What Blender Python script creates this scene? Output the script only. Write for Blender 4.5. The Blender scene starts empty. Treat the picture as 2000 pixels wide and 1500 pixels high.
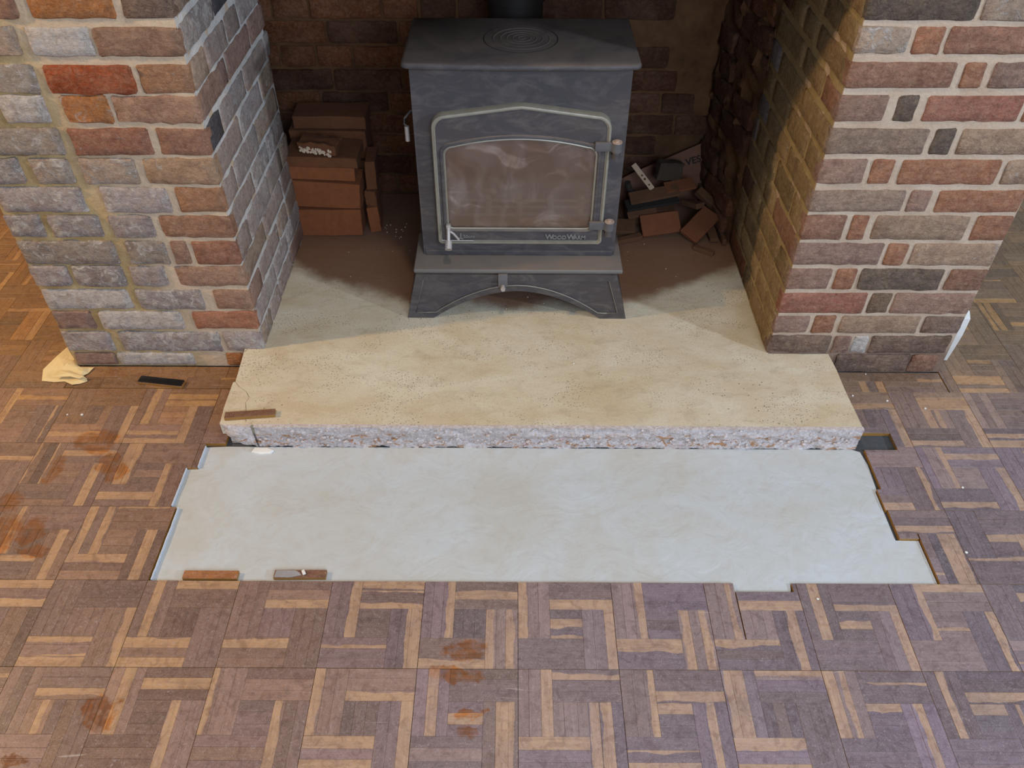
import bpy, bmesh, math, random
from mathutils import Vector, Matrix, noise
random.seed(7)
S = bpy.context.scene
COL = S.collection
PI = math.pi

# ------------------------------------------------------------------ camera
CAM_H = 1.57
TH = math.radians(43.2); ROLL = 0.005
F = Vector((0, math.cos(TH), -math.sin(TH)))
U0 = Vector((0, math.sin(TH), math.cos(TH))); R0 = Vector((1, 0, 0))
Rv = R0 * math.cos(ROLL) + U0 * math.sin(ROLL)
Uv = -R0 * math.sin(ROLL) + U0 * math.cos(ROLL)
cam = bpy.data.cameras.new('camera')
cam.sensor_width = 36.0
cam.lens = 1576 / 2000 * 36.0
cam.clip_start = 0.05
camo = bpy.data.objects.new('camera', cam); COL.objects.link(camo)
camo.matrix_world = Matrix(((Rv.x, Uv.x, -F.x, 0), (Rv.y, Uv.y, -F.y, 0), (Rv.z, Uv.z, -F.z, CAM_H), (0, 0, 0, 1)))
S.camera = camo

# ------------------------------------------------------------------ light
S.view_settings.view_transform = 'Standard'
S.view_settings.look = 'None'
S.view_settings.gamma = 1.0
S.view_settings.use_curve_mapping = False
S.view_settings.exposure = 0.0
w = bpy.data.worlds.new('room_light'); S.world = w; w.use_nodes = True
w.node_tree.nodes['Background'].inputs[0].default_value = (0.84, 0.90, 1.0, 1)
w.node_tree.nodes['Background'].inputs[1].default_value = 0.36

def point(name, loc, power, col, r):
    l = bpy.data.lights.new(name, 'POINT'); l.energy = power; l.color = col; l.shadow_soft_size = r
    o = bpy.data.objects.new(name, l); o.location = loc; COL.objects.link(o); return o
def area(name, loc, target, power, col, sx, sy):
    l = bpy.data.lights.new(name, 'AREA'); l.energy = power; l.color = col; l.shape = 'RECTANGLE'; l.size = sx; l.size_y = sy
    o = bpy.data.objects.new(name, l); o.location = loc
    o.rotation_euler = (Vector(target) - Vector(loc)).to_track_quat('-Z', 'Y').to_euler(); COL.objects.link(o); return o
point('lamp_cool_right', (3.6, -0.25, 1.75), 290, (0.66, 0.80, 1.0), 0.07)
point('lamp_warm_left', (-2.9, 1.25, 1.9), 165, (1.0, 0.68, 0.34), 0.05)
point('ceiling_lamp', (0.1, 1.05, 2.4), 36, (1.0, 0.86, 0.66), 0.07)
area('window_daylight', (0.9, -1.5, 2.1), (0.4, 0.7, 0.0), 74, (0.62, 0.78, 1.0), 1.8, 1.2)

# ------------------------------------------------------------------ helpers
def lin(c):
    return tuple((x / 255 / 12.92 if x <= 10 else ((x / 255 + 0.055) / 1.055) ** 2.4) for x in c)
def N(v, s=1.0):
    return noise.noise(Vector(v) * s)
def clampf(x, a=0., b=1.): return max(a, min(b, x))

def new_obj(name, me, parent=None, loc=(0, 0, 0)):
    o = bpy.data.objects.new(name, me)
    COL.objects.link(o)
    if parent is not None:
        o.parent = parent
        pw = Vector(parent['w'])
        o.location = Vector(loc) - pw
    else:
        o.location = loc
    o['w'] = tuple(loc)
    return o
def thing(name, label, cat, loc=(0, 0, 0), group=None):
    o = new_obj(name, None, None, loc)
    tag(o, label, cat, group); return o
def tag(o, label, cat, group=None):
    o['label'] = label; o['category'] = cat
    if group: o['group'] = group
    return o
def finish(bm, name, mat, parent=None, loc=(0, 0, 0), smooth=True, rot=None, sharp=35):
    """bm coordinates are relative to loc"""
    bmesh.ops.recalc_face_normals(bm, faces=bm.faces)
    me = bpy.data.meshes.new(name); bm.to_mesh(me); bm.free()
    if smooth:
        me.polygons.foreach_set('use_smooth', [True] * len(me.polygons))
        me.set_sharp_from_angle(angle=math.radians(sharp))
    me.materials.append(mat)
    o = new_obj(name, me, parent, loc)
    if rot: o.rotation_euler = rot
    return o
def attrs(me, col, par):
    a = me.attributes.new('col', 'FLOAT_COLOR', 'POINT')
    b = me.attributes.new('par', 'FLOAT_VECTOR', 'POINT')
    n = len(me.vertices)
    a.data.foreach_set('color', list(col + (1,)) * n)
    b.data.foreach_set('vector', list(par) * n)
def add_box(bm, c, s, bev=0.0, seg=2, rot=None):
    r = bmesh.ops.create_cube(bm, size=1.0)
    vs = r['verts']
    for v in vs: v.co = Vector((v.co.x * s[0], v.co.y * s[1], v.co.z * s[2]))
    if bev > 0:
        es = list({e for v in vs for e in v.link_edges})
        rr = bmesh.ops.bevel(bm, geom=es, offset=bev, segments=seg, affect='EDGES', profile=0.5)
        vs = list({v for f in rr['faces'] for v in f.verts} | {v for v in vs if v.is_valid})
    m = Matrix.Translation(Vector(c))
    if rot is not None: m = m @ rot
    bmesh.ops.transform(bm, matrix=m, verts=vs)
    return vs
def add_cyl(bm, p0, p1, r0, r1=None, seg=24, caps=True):
    p0 = Vector(p0); p1 = Vector(p1); d = p1 - p0
    r = bmesh.ops.create_cone(bm, cap_ends=caps, segments=seg, radius1=r0, radius2=r0 if r1 is None else r1, depth=d.length)
    m = Matrix.Translation((p0 + p1) / 2) @ d.to_track_quat('Z', 'Y').to_matrix().to_4x4()
    bmesh.ops.transform(bm, matrix=m, verts=r['verts'])
def add_tube(bm, pts, r, seg=10):
    pts = [Vector(p) for p in pts]; rings = []
    up = Vector((0, 0, 1))
    for i, p in enumerate(pts):
        t = (pts[min(i + 1, len(pts) - 1)] - pts[max(i - 1, 0)]).normalized()
        a = t.cross(up)
        if a.length < 1e-3: a = t.cross(Vector((1, 0, 0)))
        a.normalize(); b = t.cross(a)
        rings.append([bm.verts.new(p + (a * math.cos(k * 2 * PI / seg) + b * math.sin(k * 2 * PI / seg)) * r) for k in range(seg)])
    for i in range(len(rings) - 1):
        for k in range(seg):
            bm.faces.new((rings[i][k], rings[i][(k + 1) % seg], rings[i + 1][(k + 1) % seg], rings[i + 1][k]))
    bm.faces.new(rings[0][::-1]); bm.faces.new(rings[-1])
def add_prism(bm, pts, z0, z1, bev=0.0, wob=0.0):
    """polygon pts (x,y) extruded z0..z1 with a small top chamfer"""
    n = len(pts)
    cx = sum(p[0] for p in pts) / n; cy = sum(p[1] for p in pts) / n
    b = [bm.verts.new((p[0], p[1], z0)) for p in pts]
    t = [bm.verts.new((p[0], p[1], z1 - bev)) for p in pts]
    rings = [b, t]
    if bev > 0:
        tt = []
        for i, p in enumerate(pts):
            a = Vector(pts[i - 1]); c = Vector(pts[(i + 1) % n]); q = Vector(p)
            d1 = (a - q).normalized(); d2 = (c - q).normalized()
            e = (d1 + d2)
            if e.length < 0.05: e = Vector((-(c - a).y, (c - a).x)).normalized(); 
            e.normalize()
            if (Vector((cx, cy)) - q).dot(e) < 0: e = -e
            tt.append(bm.verts.new((q.x + e.x * bev, q.y + e.y * bev, z1)))
        rings.append(tt)
    for k in range(len(rings) - 1):
        for i in range(n):
            bm.faces.new((rings[k][i], rings[k][(i + 1) % n], rings[k + 1][(i + 1) % n], rings[k + 1][i]))
    bm.faces.new(rings[-1]); bm.faces.new(b[::-1])

# ------------------------------------------------------------------ materials
class M:
    def __init__(s, name):
        s.m = bpy.data.materials.new(name); s.m.use_nodes = True
        s.t = s.m.node_tree; s.b = s.t.nodes['Principled BSDF']; s.out = s.t.nodes['Material Output']
    def n(s, typ, **k):
        nd = s.t.nodes.new('ShaderNode' + typ)
        for a, v in k.items(): setattr(nd, a, v)
        return nd
    def l(s, a, b): s.t.links.new(a, b)
    def put(s, sock, v):
        if hasattr(v, 'is_output') or isinstance(v, bpy.types.NodeSocket): s.l(v, sock)
        else:
            if sock.type == 'RGBA' and len(v) == 3: v = tuple(v) + (1,)
            sock.default_value = v
    def attr(s, name, out='Vector'):
        return s.n('Attribute', attribute_name=name).outputs[out]
    def pos(s): return s.n('NewGeometry').outputs['Position']
    def vm(s, op, a, b=None, out='Vector'):
        nd = s.n('VectorMath', operation=op); s.put(nd.inputs[0], a)
        if b is not None:
            if op == 'SCALE': s.put(nd.inputs[3], b)
            else: s.put(nd.inputs[1], b)
        return nd.outputs[out]
    def ma(s, op, a, b=None, c=None, cl=False):
        nd = s.n('Math', operation=op); nd.use_clamp = cl; s.put(nd.inputs[0], a)
        if b is not None: s.put(nd.inputs[1], b)
        if c is not None: s.put(nd.inputs[2], c)
        return nd.outputs[0]
    def noise(s, vec, scale, detail=4, rough=0.55, dist=0.0, out='Fac'):
        nd = s.n('TexNoise'); s.l(vec, nd.inputs['Vector'])
        nd.inputs['Scale'].default_value = scale; nd.inputs['Detail'].default_value = detail
        nd.inputs['Roughness'].default_value = rough; nd.inputs['Distortion'].default_value = dist
        return nd.outputs[out]
    def vor(s, vec, scale, feat='F1', out='Distance', rnd=1.0):
        nd = s.n('TexVoronoi', feature=feat); s.l(vec, nd.inputs['Vector']); nd.inputs['Scale'].default_value = scale
        nd.inputs['Randomness'].default_value = rnd
        return nd.outputs[out]
    def rng(s, v, a, b, c=0., d=1., smooth=False):
        nd = s.n('MapRange'); nd.clamp = True
        if smooth: nd.interpolation_type = 'SMOOTHSTEP'
        s.put(nd.inputs[0], v)
        for i, x in enumerate((a, b, c, d)): s.put(nd.inputs[i + 1], x)
        return nd.outputs[0]
    def mix(s, f, a, b, mode='MIX'):
        nd = s.n('Mix', data_type='RGBA', blend_type=mode); s.put(nd.inputs[0], f)
        s.put(nd.inputs[6], a); s.put(nd.inputs[7], b); return nd.outputs[2]
    def sep(s, v): return s._sep(v)
    def _sep(s, v):
        nd = s.n('SeparateXYZ'); s.l(v, nd.inputs[0]); return nd.outputs
    def comb(s, x, y, z):
        nd = s.n('CombineXYZ'); s.put(nd.inputs[0], x); s.put(nd.inputs[1], y); s.put(nd.inputs[2], z); return nd.outputs[0]
    def bump(s, h, strength=0.4, dist=0.002, nrm=None):
        nd = s.n('Bump'); nd.inputs['Strength'].default_value = strength; nd.inputs['Distance'].default_value = dist
        s.l(h, nd.inputs['Height'])
        if nrm is not None: s.l(nrm, nd.inputs['Normal'])
        return nd.outputs[0]
    def set(s, **k):
        names = {'color': 'Base Color', 'rough': 'Roughness', 'metal': 'Metallic', 'normal': 'Normal', 'spec': 'Specular IOR Level', 'alpha': 'Alpha', 'coat': 'Coat Weight', 'coatr': 'Coat Roughness'}
        for a, v in k.items(): s.put(s.b.inputs[names[a]], v)
        return s.m

def mat_brick():
    m = M('old_brick'); P = m.pos(); par = m.attr('par'); pr = m.sep(par); col = m.attr('col', 'Color')
    V = m.vm('ADD', P, m.vm('SCALE', m.comb(pr[2], pr[2], pr[2]), 17.0))
    n1 = m.noise(V, 26, 5, 0.6, 0.4); n2 = m.noise(V, 90, 5, 0.7); n3 = m.noise(V, 9, 3, 0.5)
    Vs = m.vm('MULTIPLY', V, (14.0, 14.0, 48.0)); st = m.noise(Vs, 1.6, 5, 0.65, 0.6)
    c = m.mix(m.rng(n1, 0.38, 0.66, 0, 0.45), col, m.mix(1.0, col, (0.55, 0.50, 0.52), 'MULTIPLY'))
    c = m.mix(m.rng(n3, 0.45, 0.7, 0, 0.3), c, m.mix(0.5, col, lin((196, 156, 128))))
    hz = m.noise(V, 55, 6, 0.75, 1.5)
    bw = m.n('RGBToBW'); m.l(col, bw.inputs[0])
    c = m.mix(m.ma('MULTIPLY', m.rng(hz, 0.42, 0.66, 0.0, 0.60), m.rng(bw.outputs[0], 0.03, 0.16, 0.12, 1.0)), c, m.mix(0.35, lin((194, 164, 134)), col))
    n4 = m.noise(V, 18, 4, 0.6, 0.8)
    c = m.mix(m.rng(n4, 0.50, 0.66, 0, 0.55), c, m.mix(1.0, c, (0.62, 0.56, 0.56), 'MULTIPLY'))
    fk = m.noise(V, 130, 4, 0.75, 2.0)
    c = m.mix(m.rng(fk, 0.54, 0.66, 0, 0.65), c, m.mix(1.0, c, (0.42, 0.36, 0.34), 'MULTIPLY'))
    c = m.mix(m.rng(st, 0.52, 0.72, 0, 0.35), c, m.mix(1.0, col, (0.38, 0.36, 0.40), 'MULTIPLY'))
    # lime residue
    wn = m.noise(V, 34, 6, 0.72, 1.0)
    thr = m.ma('SUBTRACT', 0.78, m.ma('MULTIPLY', pr[0], 0.5))
    wm = m.rng(wn, thr, m.ma('ADD', thr, 0.12))
    c = m.mix(m.ma('MULTIPLY', wm, 0.85), c, m.mix(n2, lin((214, 200, 182)), lin((190, 184, 184))))
    # soot
    sn = m.noise(V, 13, 5, 0.65, 0.8)
    st2 = m.ma('SUBTRACT', 0.80, m.ma('MULTIPLY', pr[1], 0.45))
    sm = m.rng(sn, st2, m.ma('ADD', st2, 0.25))
    c = m.mix(m.ma('MULTIPLY', sm, 0.75), c, lin((60, 58, 60)))
    c = m.mix(m.rng(n2, 0.35, 0.7, 0, 0.55), c, m.mix(1.0, c, (0.55, 0.50, 0.48), 'MULTIPLY'))
    h = m.ma('ADD', m.ma('MULTIPLY', n2, 0.6), m.ma('MULTIPLY', st, 0.8))
    h = m.ma('ADD', h, m.ma('MULTIPLY', wm, 0.25))
    h = m.ma('ADD', h, m.ma('MULTIPLY', hz, 0.8))
    return m.set(color=c, rough=0.92, spec=0.25, normal=m.bump(h, 1.0, 0.0075))
def mat_mortar(name, ca, cb, soot=0.0, rough=1.0, xmix=None, low=None):
    m = M(name); P = m.pos()
    n1 = m.noise(P, 14, 5, 0.6); n2 = m.noise(P, 120, 4, 0.7); n3 = m.noise(P, 5, 3, 0.5)
    c = m.mix(m.rng(n1, 0.35, 0.65), lin(ca), lin(cb))
    s = m.sep(P)
    if xmix:
        f = m.rng(m.ma('ADD', m.ma('ADD', s[0], m.ma('MULTIPLY', s[2], 0.16)), m.ma('MULTIPLY', m.ma('SUBTRACT', m.noise(P, 12, 3), 0.5), 0.15)), xmix[0], xmix[1])
        c = m.mix(f, c, m.mix(n1, lin(xmix[2]), lin(xmix[3])))
    c = m.mix(m.rng(n2, 0.4, 0.8, 0, 0.35), c, m.mix(1.0, c, (0.62, 0.58, 0.52), 'MULTIPLY'))
    if low: c = m.mix(m.rng(m.ma('ADD', s[2], m.ma('MULTIPLY', m.ma('SUBTRACT', n1, 0.5), 0.08)), low[0], low[1], 0.9, 0), c, m.mix(n2, lin((138, 106, 88)), lin((92, 76, 66))))
    if soot > 0: c = m.mix(m.rng(n3, 0.3, 0.7, soot * 0.5, soot), c, lin((40, 33, 28)))
    return m.set(color=c, rough=0.95, spec=0.2, normal=m.bump(m.ma('ADD', n2, m.ma('MULTIPLY', n1, 1.5)), 0.6 * rough, 0.004))
def mat_wood(stains):
    m = M('parquet_wood'); P = m.pos(); tc = m.attr('tc'); t = m.sep(tc); par = m.attr('par'); pr = m.sep(par); col = m.attr('col', 'Color')
    G = m.comb(m.ma('MULTIPLY', t[0], 9.0), m.ma('MULTIPLY', t[1], 90.0), m.ma('MULTIPLY', t[2], 37.0))
    g1 = m.noise(G, 1.0, 5, 0.65, 0.8)
    G2 = m.comb(m.ma('MULTIPLY', t[0], 22.0), m.ma('MULTIPLY', t[1], 420.0), m.ma('MULTIPLY', t[2], 11.0))
    g2 = m.noise(G2, 1.0, 3, 0.6)
    scuff = m.noise(P, 260, 3, 0.8, 2.5)
    scuff2 = m.noise(P, 75, 5, 0.75, 1.5)
    big = m.noise(P, 3.2, 3, 0.5)
    dark = m.mix(1.0, col, (0.68, 0.66, 0.68), 'MULTIPLY')
    c = m.mix(m.rng(g1, 0.35, 0.7, 0, 0.75), col, dark)
    # sapwood band: par.x = width share counted from one side of the slat, par.y = warm light tint
    edge = m.ma('ADD', t[1], m.ma('MULTIPLY', m.ma('SUBTRACT', m.noise(m.comb(m.ma('MULTIPLY', t[0], 14.0), m.ma('MULTIPLY', t[2], 20.0), 0.0), 1.0, 2, 0.5), 0.5), 0.022))
    sapm = m.rng(m.ma('SUBTRACT', pr[0], edge), -0.0006, 0.0006)
    sap = m.mix(m.rng(g1, 0.35, 0.75), lin((186, 152, 124)), lin((160, 128, 102)))
    sapm = m.ma('MULTIPLY', sapm, m.ma('GREATER_THAN', pr[0], 0.0005))
    sap = m.mix(pr[1], sap, m.mix(m.rng(g1, 0.35, 0.75), lin((190, 142, 82)), lin((158, 112, 62))))
    c = m.mix(m.ma('MULTIPLY', sapm, m.rng(m.noise(P, 9, 3, 0.6), 0.3, 0.6, 0.55, 0.95)), c, sap)
    c = m.mix(m.rng(g2, 0.5, 0.75, 0, 0.4), c, m.mix(1.0, c, (0.62, 0.56, 0.52), 'MULTIPLY'))
    # wear, worn dull finish
    worm = m.noise(P, 120, 3, 0.7, 3.5)
    sc = m.ma('MULTIPLY', m.rng(worm, 0.50, 0.66), m.rng(scuff2, 0.36, 0.60))
    sc = m.ma('MAXIMUM', sc, m.ma('MULTIPLY', m.rng(scuff, 0.58, 0.7), 0.7))
    c = m.mix(m.ma('MULTIPLY', sc, 0.5), c, lin((186, 172, 172)))
    blot = m.noise(P, 42, 5, 0.7, 1.2)
    c = m.mix(m.rng(blot, 0.48, 0.66, 0, 0.6), c, m.mix(1.0, c, (0.52, 0.46, 0.47), 'MULTIPLY'))
    c = m.mix(m.rng(scuff2, 0.5, 0.75, 0, 0.35), c, m.mix(1.0, c, (0.6, 0.55, 0.55), 'MULTIPLY'))
    # long scratches
    wv = m.noise(m.vm('MULTIPLY', m.vm('ADD', P, m.vm('SCALE', m.noise(P, 1.5, 1, 0.5, 0, 'Color'), 0.12)), (6.0, 150.0, 1.0)), 1.0, 2, 0.5)
    scr = m.ma('MULTIPLY', m.rng(wv, 0.70, 0.73), m.rng(m.noise(P, 5, 2, 0.5), 0.5, 0.6))
    c = m.mix(m.ma('MULTIPLY', scr, 0.35), c, lin((205, 190, 180)))
    # wet varnish stains
    wob = m.vm('SCALE', m.vm('SUBTRACT', m.noise(P, 16, 4, 0.6, 0, 'Color'), (0.5, 0.5, 0.5)), 0.09)
    Q = m.vm('ADD', P, wob); tot = None
    for (x, y, rx, ry) in stains:
        d = m.vm('LENGTH', m.vm('MULTIPLY', m.vm('SUBTRACT', Q, (x, y, 0.0)), (1 / rx, 1 / ry, 0.0)), out='Value')
        k = m.rng(d, 0.75, 1.0, 1.0, 0.0)
        tot = k if tot is None else m.ma('MAXIMUM', tot, k)
    sg = m.ma('MULTIPLY', tot, m.rng(m.noise(P, 45, 3, 0.6), 0.35, 0.55, 0.35, 1.0))
    c = m.mix(m.ma('MULTIPLY', sg, 0.8), c, m.mix(m.rng(g1, 0.35, 0.65), m.mix(sapm, lin((134, 76, 26)), lin((190, 112, 34))), lin((100, 56, 20))))
    # end grain and cut sides are fresh ochre wood
    nz = m.sep(m.n('NewGeometry').outputs['True Normal'])[2]
    c = m.mix(m.rng(nz, 0.2, 0.35, 1.0, 0.0), c, m.mix(g1, lin((176, 130, 62)), lin((120, 78, 34))))
    r = m.rng(scuff2, 0.3, 0.7, 0.34, 0.52)
    r = m.mix(sg, m.comb(r, r, r), (0.2, 0.2, 0.2))
    rr = m.n('RGBToBW'); m.l(r, rr.inputs[0])
    h = m.ma('ADD', m.ma('MULTIPLY', g2, 0.6), m.ma('MULTIPLY', scuff2, 0.7))
    return m.set(color=c, rough=rr.outputs[0], spec=0.5, normal=m.bump(h, 0.25, 0.0012))
def mat_screed():
    m = M('smooth_grey_screed'); P = m.pos()
    n1 = m.noise(P, 4.5, 5, 0.6, 0.8); n2 = m.noise(P, 30, 4, 0.6, 1.0); n3 = m.noise(P, 160, 3, 0.6)
    c = m.mix(m.rng(n1, 0.35, 0.68), lin((184, 182, 175)), lin((190, 194, 196)))
    c = m.mix(m.rng(n2, 0.5, 0.75, 0, 0.25), c, lin((168, 160, 146)))
    sp = m.rng(m.vor(P, 55), 0.03, 0.06, 1, 0); spm = m.ma('MULTIPLY', sp, m.rng(m.noise(P, 7, 2), 0.56, 0.62))
    c = m.mix(m.ma('MULTIPLY', spm, 0.7), c, lin((120, 104, 84)))
    h = m.ma('ADD', m.ma('MULTIPLY', m.noise(P, 11, 4, 0.5, 1.5), 3.0), m.ma('MULTIPLY', n3, 0.15))
    return m.set(color=c, rough=0.62, spec=0.35, normal=m.bump(h, 0.26, 0.0045))
def mat_slab():
    m = M('tan_concrete_hearth'); P = m.pos()
    Vs = m.vm('MULTIPLY', P, (1.0, 1.7, 1.0))
    n1 = m.noise(Vs, 3.5, 5, 0.6, 0.4); n2 = m.noise(Vs, 16, 5, 0.65, 0.6); n3 = m.noise(P, 170, 3, 0.7)
    c = m.mix(m.rng(n1, 0.35, 0.65), lin((196, 176, 144)), lin((213, 202, 179)))
    c = m.mix(m.rng(n2, 0.52, 0.74, 0, 0.32), c, lin((146, 124, 98)))
    c = m.mix(m.rng(n2, 0.25, 0.45, 0.3, 0), c, lin((214, 202, 182)))
    pits = m.ma('MULTIPLY', m.rng(m.vor(P, 150), 0.12, 0.26, 1, 0), m.rng(m.noise(Vs, 7, 4, 0.6), 0.50, 0.58))
    pits2 = m.ma('MULTIPLY', m.rng(m.vor(P, 60), 0.08, 0.14, 1, 0), m.rng(m.noise(P, 5, 2, 0.6), 0.52, 0.6))
    pm = m.ma('MAXIMUM', pits, pits2)
    c = m.mix(m.ma('MULTIPLY', pm, 0.75), c, lin((92, 74, 56)))
    # ground-in soot and brick dust towards the back, stove's side shadows painted in too
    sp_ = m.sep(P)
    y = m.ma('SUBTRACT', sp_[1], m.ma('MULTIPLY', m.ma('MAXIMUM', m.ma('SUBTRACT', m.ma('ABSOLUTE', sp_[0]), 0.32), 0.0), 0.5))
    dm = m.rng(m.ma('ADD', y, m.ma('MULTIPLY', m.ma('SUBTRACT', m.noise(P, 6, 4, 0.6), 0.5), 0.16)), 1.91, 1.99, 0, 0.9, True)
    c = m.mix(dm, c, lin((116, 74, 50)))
    c = m.mix(m.rng(n3, 0.45, 0.8, 0, 0.25), c, lin((120, 104, 86)))
    h = m.ma('SUBTRACT', m.ma('ADD', m.ma('MULTIPLY', n3, 0.25), m.ma('MULTIPLY', n2, 0.8)), m.ma('MULTIPLY', pm, 1.2))
    return m.set(color=c, rough=0.85, spec=0.25, normal=m.bump(h, 0.45, 0.003))
def mat_broken():
    m = M('broken_concrete'); P = m.pos()
    v = m.vor(P, 190, 'F1', 'Color'); vs = m.sep(v)
    n1 = m.noise(P, 40, 5, 0.7, 0.6); n2 = m.noise(P, 150, 4, 0.7); z = m.sep(P)[2]
    c = m.mix(m.rng(n2, 0.35, 0.7), lin((208, 196, 190)), lin((176, 158, 150)))
    c = m.mix(m.rng(vs[0], 0.55, 0.75, 0, 0.6), c, lin((214, 206, 206)))
    n5 = m.noise(m.vm('MULTIPLY', P, (1.0, 1.0, 2.2)), 34, 3, 0.6, 0.5)
    c = m.mix(m.ma('MULTIPLY', m.rng(n5, 0.56, 0.62, 0, 0.85), m.rng(z, 0.050, 0.040)), c, lin((172, 118, 66)))
    c = m.mix(m.ma('MULTIPLY', m.rng(n1, 0.28, 0.42, 1, 0), m.rng(z, 0.035, 0.02)), c, lin((196, 160, 156)))
    return m.set(color=c, rough=0.95, spec=0.2, normal=m.bump(m.ma('ADD', n2, m.ma('MULTIPLY', vs[1], 0.5)), 0.8, 0.004))
def mat_iron(name='stove_paint', base=(70, 66, 68), dust=0.35, rough=0.5, metal=0.0):
    m = M(name); P = m.pos()
    n1 = m.noise(P, 6, 5, 0.6, 0.8); n2 = m.noise(P, 300, 3, 0.6); n3 = m.noise(P, 24, 4, 0.65, 1.2)
    c = m.mix(m.rng(n1, 0.4, 0.7, 0, 0.6), lin(base), lin((base[0] * 0.9 + 14, base[1] * 0.9 + 8, base[2] * 0.85 + 4)))
    c = m.mix(m.rng(m.noise(m.vm('MULTIPLY', P, (1.0, 1.0, 2.5)), 9, 5, 0.65, 2.0), 0.45, 0.8, 0, dust * 1.2), c, lin((128, 118, 110)))
    nz = m.sep(m.n('NewGeometry').outputs['Normal'])[2]
    c = m.mix(m.ma('MULTIPLY', m.rng(nz, 0.3, 0.9, 0, 1), m.rng(m.noise(P, 8, 4, 0.6, 0.8), 0.35, 0.65, 0.35, 0.8)), c, lin((126, 110, 98)))
    return m.set(color=c, rough=m.rng(n3, 0.3, 0.7, rough - 0.06, rough + 0.14), metal=metal, spec=0.35, normal=m.bump(n2, 0.12, 0.0008))
def mat_flat(name, col, rough=0.7, metal=0.0, var=0.25, scale=60, bump=0.3):
    m = M(name); P = m.pos(); n1 = m.noise(P, scale, 5, 0.65); n2 = m.noise(P, scale * 0.25, 4, 0.6)
    c = m.mix(m.rng(n1, 0.35, 0.7, 0, var), lin(col), m.mix(1.0, lin(col), (0.5, 0.47, 0.45), 'MULTIPLY'))
    c = m.mix(m.rng(n2, 0.4, 0.7, 0, var), c, m.mix(1.0, lin(col), (0.7, 0.66, 0.62), 'MULTIPLY'))
    return m.set(color=c, rough=rough, metal=metal, normal=m.bump(n1, bump, 0.002))
def mat_glass():
    m = M('smeared_stove_glass'); P = m.pos()
    Q = m.vm('ADD', P, m.vm('SCALE', m.noise(P, 5, 2, 0.5, 0, 'Color'), 0.18))
    sm = m.noise(m.vm('MULTIPLY', Q, (9.0, 1.0, 4.0)), 1.0, 3, 0.5, 2.0)
    sm2 = m.noise(m.vm('MULTIPLY', Q, (5.0, 1.0, 11.0)), 1.0, 4, 0.6, 2.5)
    f = m.ma('ADD', m.rng(sm, 0.45, 0.85, 0, 0.16), m.rng(sm2, 0.5, 0.8, 0, 0.16))
    sw = m.noise(m.vm('MULTIPLY', m.vm('ADD', P, m.vm('SCALE', m.noise(P, 6, 2, 0.5, 0, 'Color'), 0.25)), (4.0, 1.0, 16.0)), 1.0, 3, 0.55, 1.5)
    swm = m.rng(sw, 0.54, 0.68)
    f = m.ma('ADD', f, m.ma('MULTIPLY', swm, 0.22))
    f = m.ma('ADD', f, 0.34, cl=True)
    d = m.n('BsdfDiffuse'); m.put(d.inputs[0], m.mix(m.rng(sm, 0.42, 0.85), lin((136, 108, 92)), m.mix(swm, lin((158, 140, 130)), lin((196, 184, 176)))))
    g = m.n('BsdfGlossy'); g.inputs['Roughness'].default_value = 0.08; m.put(g.inputs[0], (0.8, 0.8, 0.8))
    tr = m.n('BsdfTransparent'); m.put(tr.inputs[0], (0.78, 0.74, 0.70))
    a = m.n('MixShader'); m.l(f, a.inputs[0]); m.l(tr.outputs[0], a.inputs[1]); m.l(d.outputs[0], a.inputs[2])
    b = m.n('MixShader'); b.inputs[0].default_value = 0.06; m.l(a.outputs[0], b.inputs[1]); m.l(g.outputs[0], b.inputs[2])
    m.l(b.outputs[0], m.out.inputs[0]); return m.m
# ------------------------------------------------------------------ measured tables (metres)
RIGHT = [(0.981,1.058,[(0.732,0.947,'k'),(0.96,1.139,'c')]),(0.912,0.967,[(0.729,0.828,'c'),(0.841,0.899,'r'),(0.911,1.166,'b')]),(0.839,0.893,[(0.729,0.95,'b'),(0.97,1.014,'r'),(1.033,1.19,'m')]),(0.762,0.82,[(0.719,0.828,'p'),(0.851,0.896,'k'),(0.917,1.128,'e'),(1.14,1.192,'r')]),(0.682,0.743,[(0.722,0.945,'g'),(0.961,1.006,'k'),(1.022,1.216,'t')]),(0.606,0.667,[(0.724,0.827,'p'),(0.842,0.892,'r'),(0.912,1.14,'r'),(1.157,1.239,'t')]),(0.53,0.587,[(0.721,0.945,'g'),(0.959,1.008,'p'),(1.027,1.255,'r')]),(0.45,0.518,[(0.716,0.822,'b'),(0.838,0.878,'r'),(0.896,1.127,'t'),(1.145,1.257,'r')]),(0.373,0.437,[(0.717,0.939,'m'),(0.952,1.002,'r'),(1.017,1.265,'t')]),(0.295,0.359,[(0.719,0.83,'p'),(0.843,0.894,'r'),(0.908,1.122,'k'),(1.138,1.245,'b')]),(0.216,0.281,[(0.722,0.945,'e'),(0.958,1.012,'o'),(1.021,1.243,'p')]),(0.146,0.204,[(0.723,0.811,'m'),(0.826,0.883,'r'),(0.9,1.114,'t'),(1.128,1.234,'d')]),(0.075,0.135,[(0.721,0.891,'d'),(0.901,0.945,'m'),(0.954,0.994,'w'),(1.005,1.223,'d')]),(-0.006,0.067,[(0.925,1.131,'d'),(1.139,1.213,'b')])]
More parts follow.
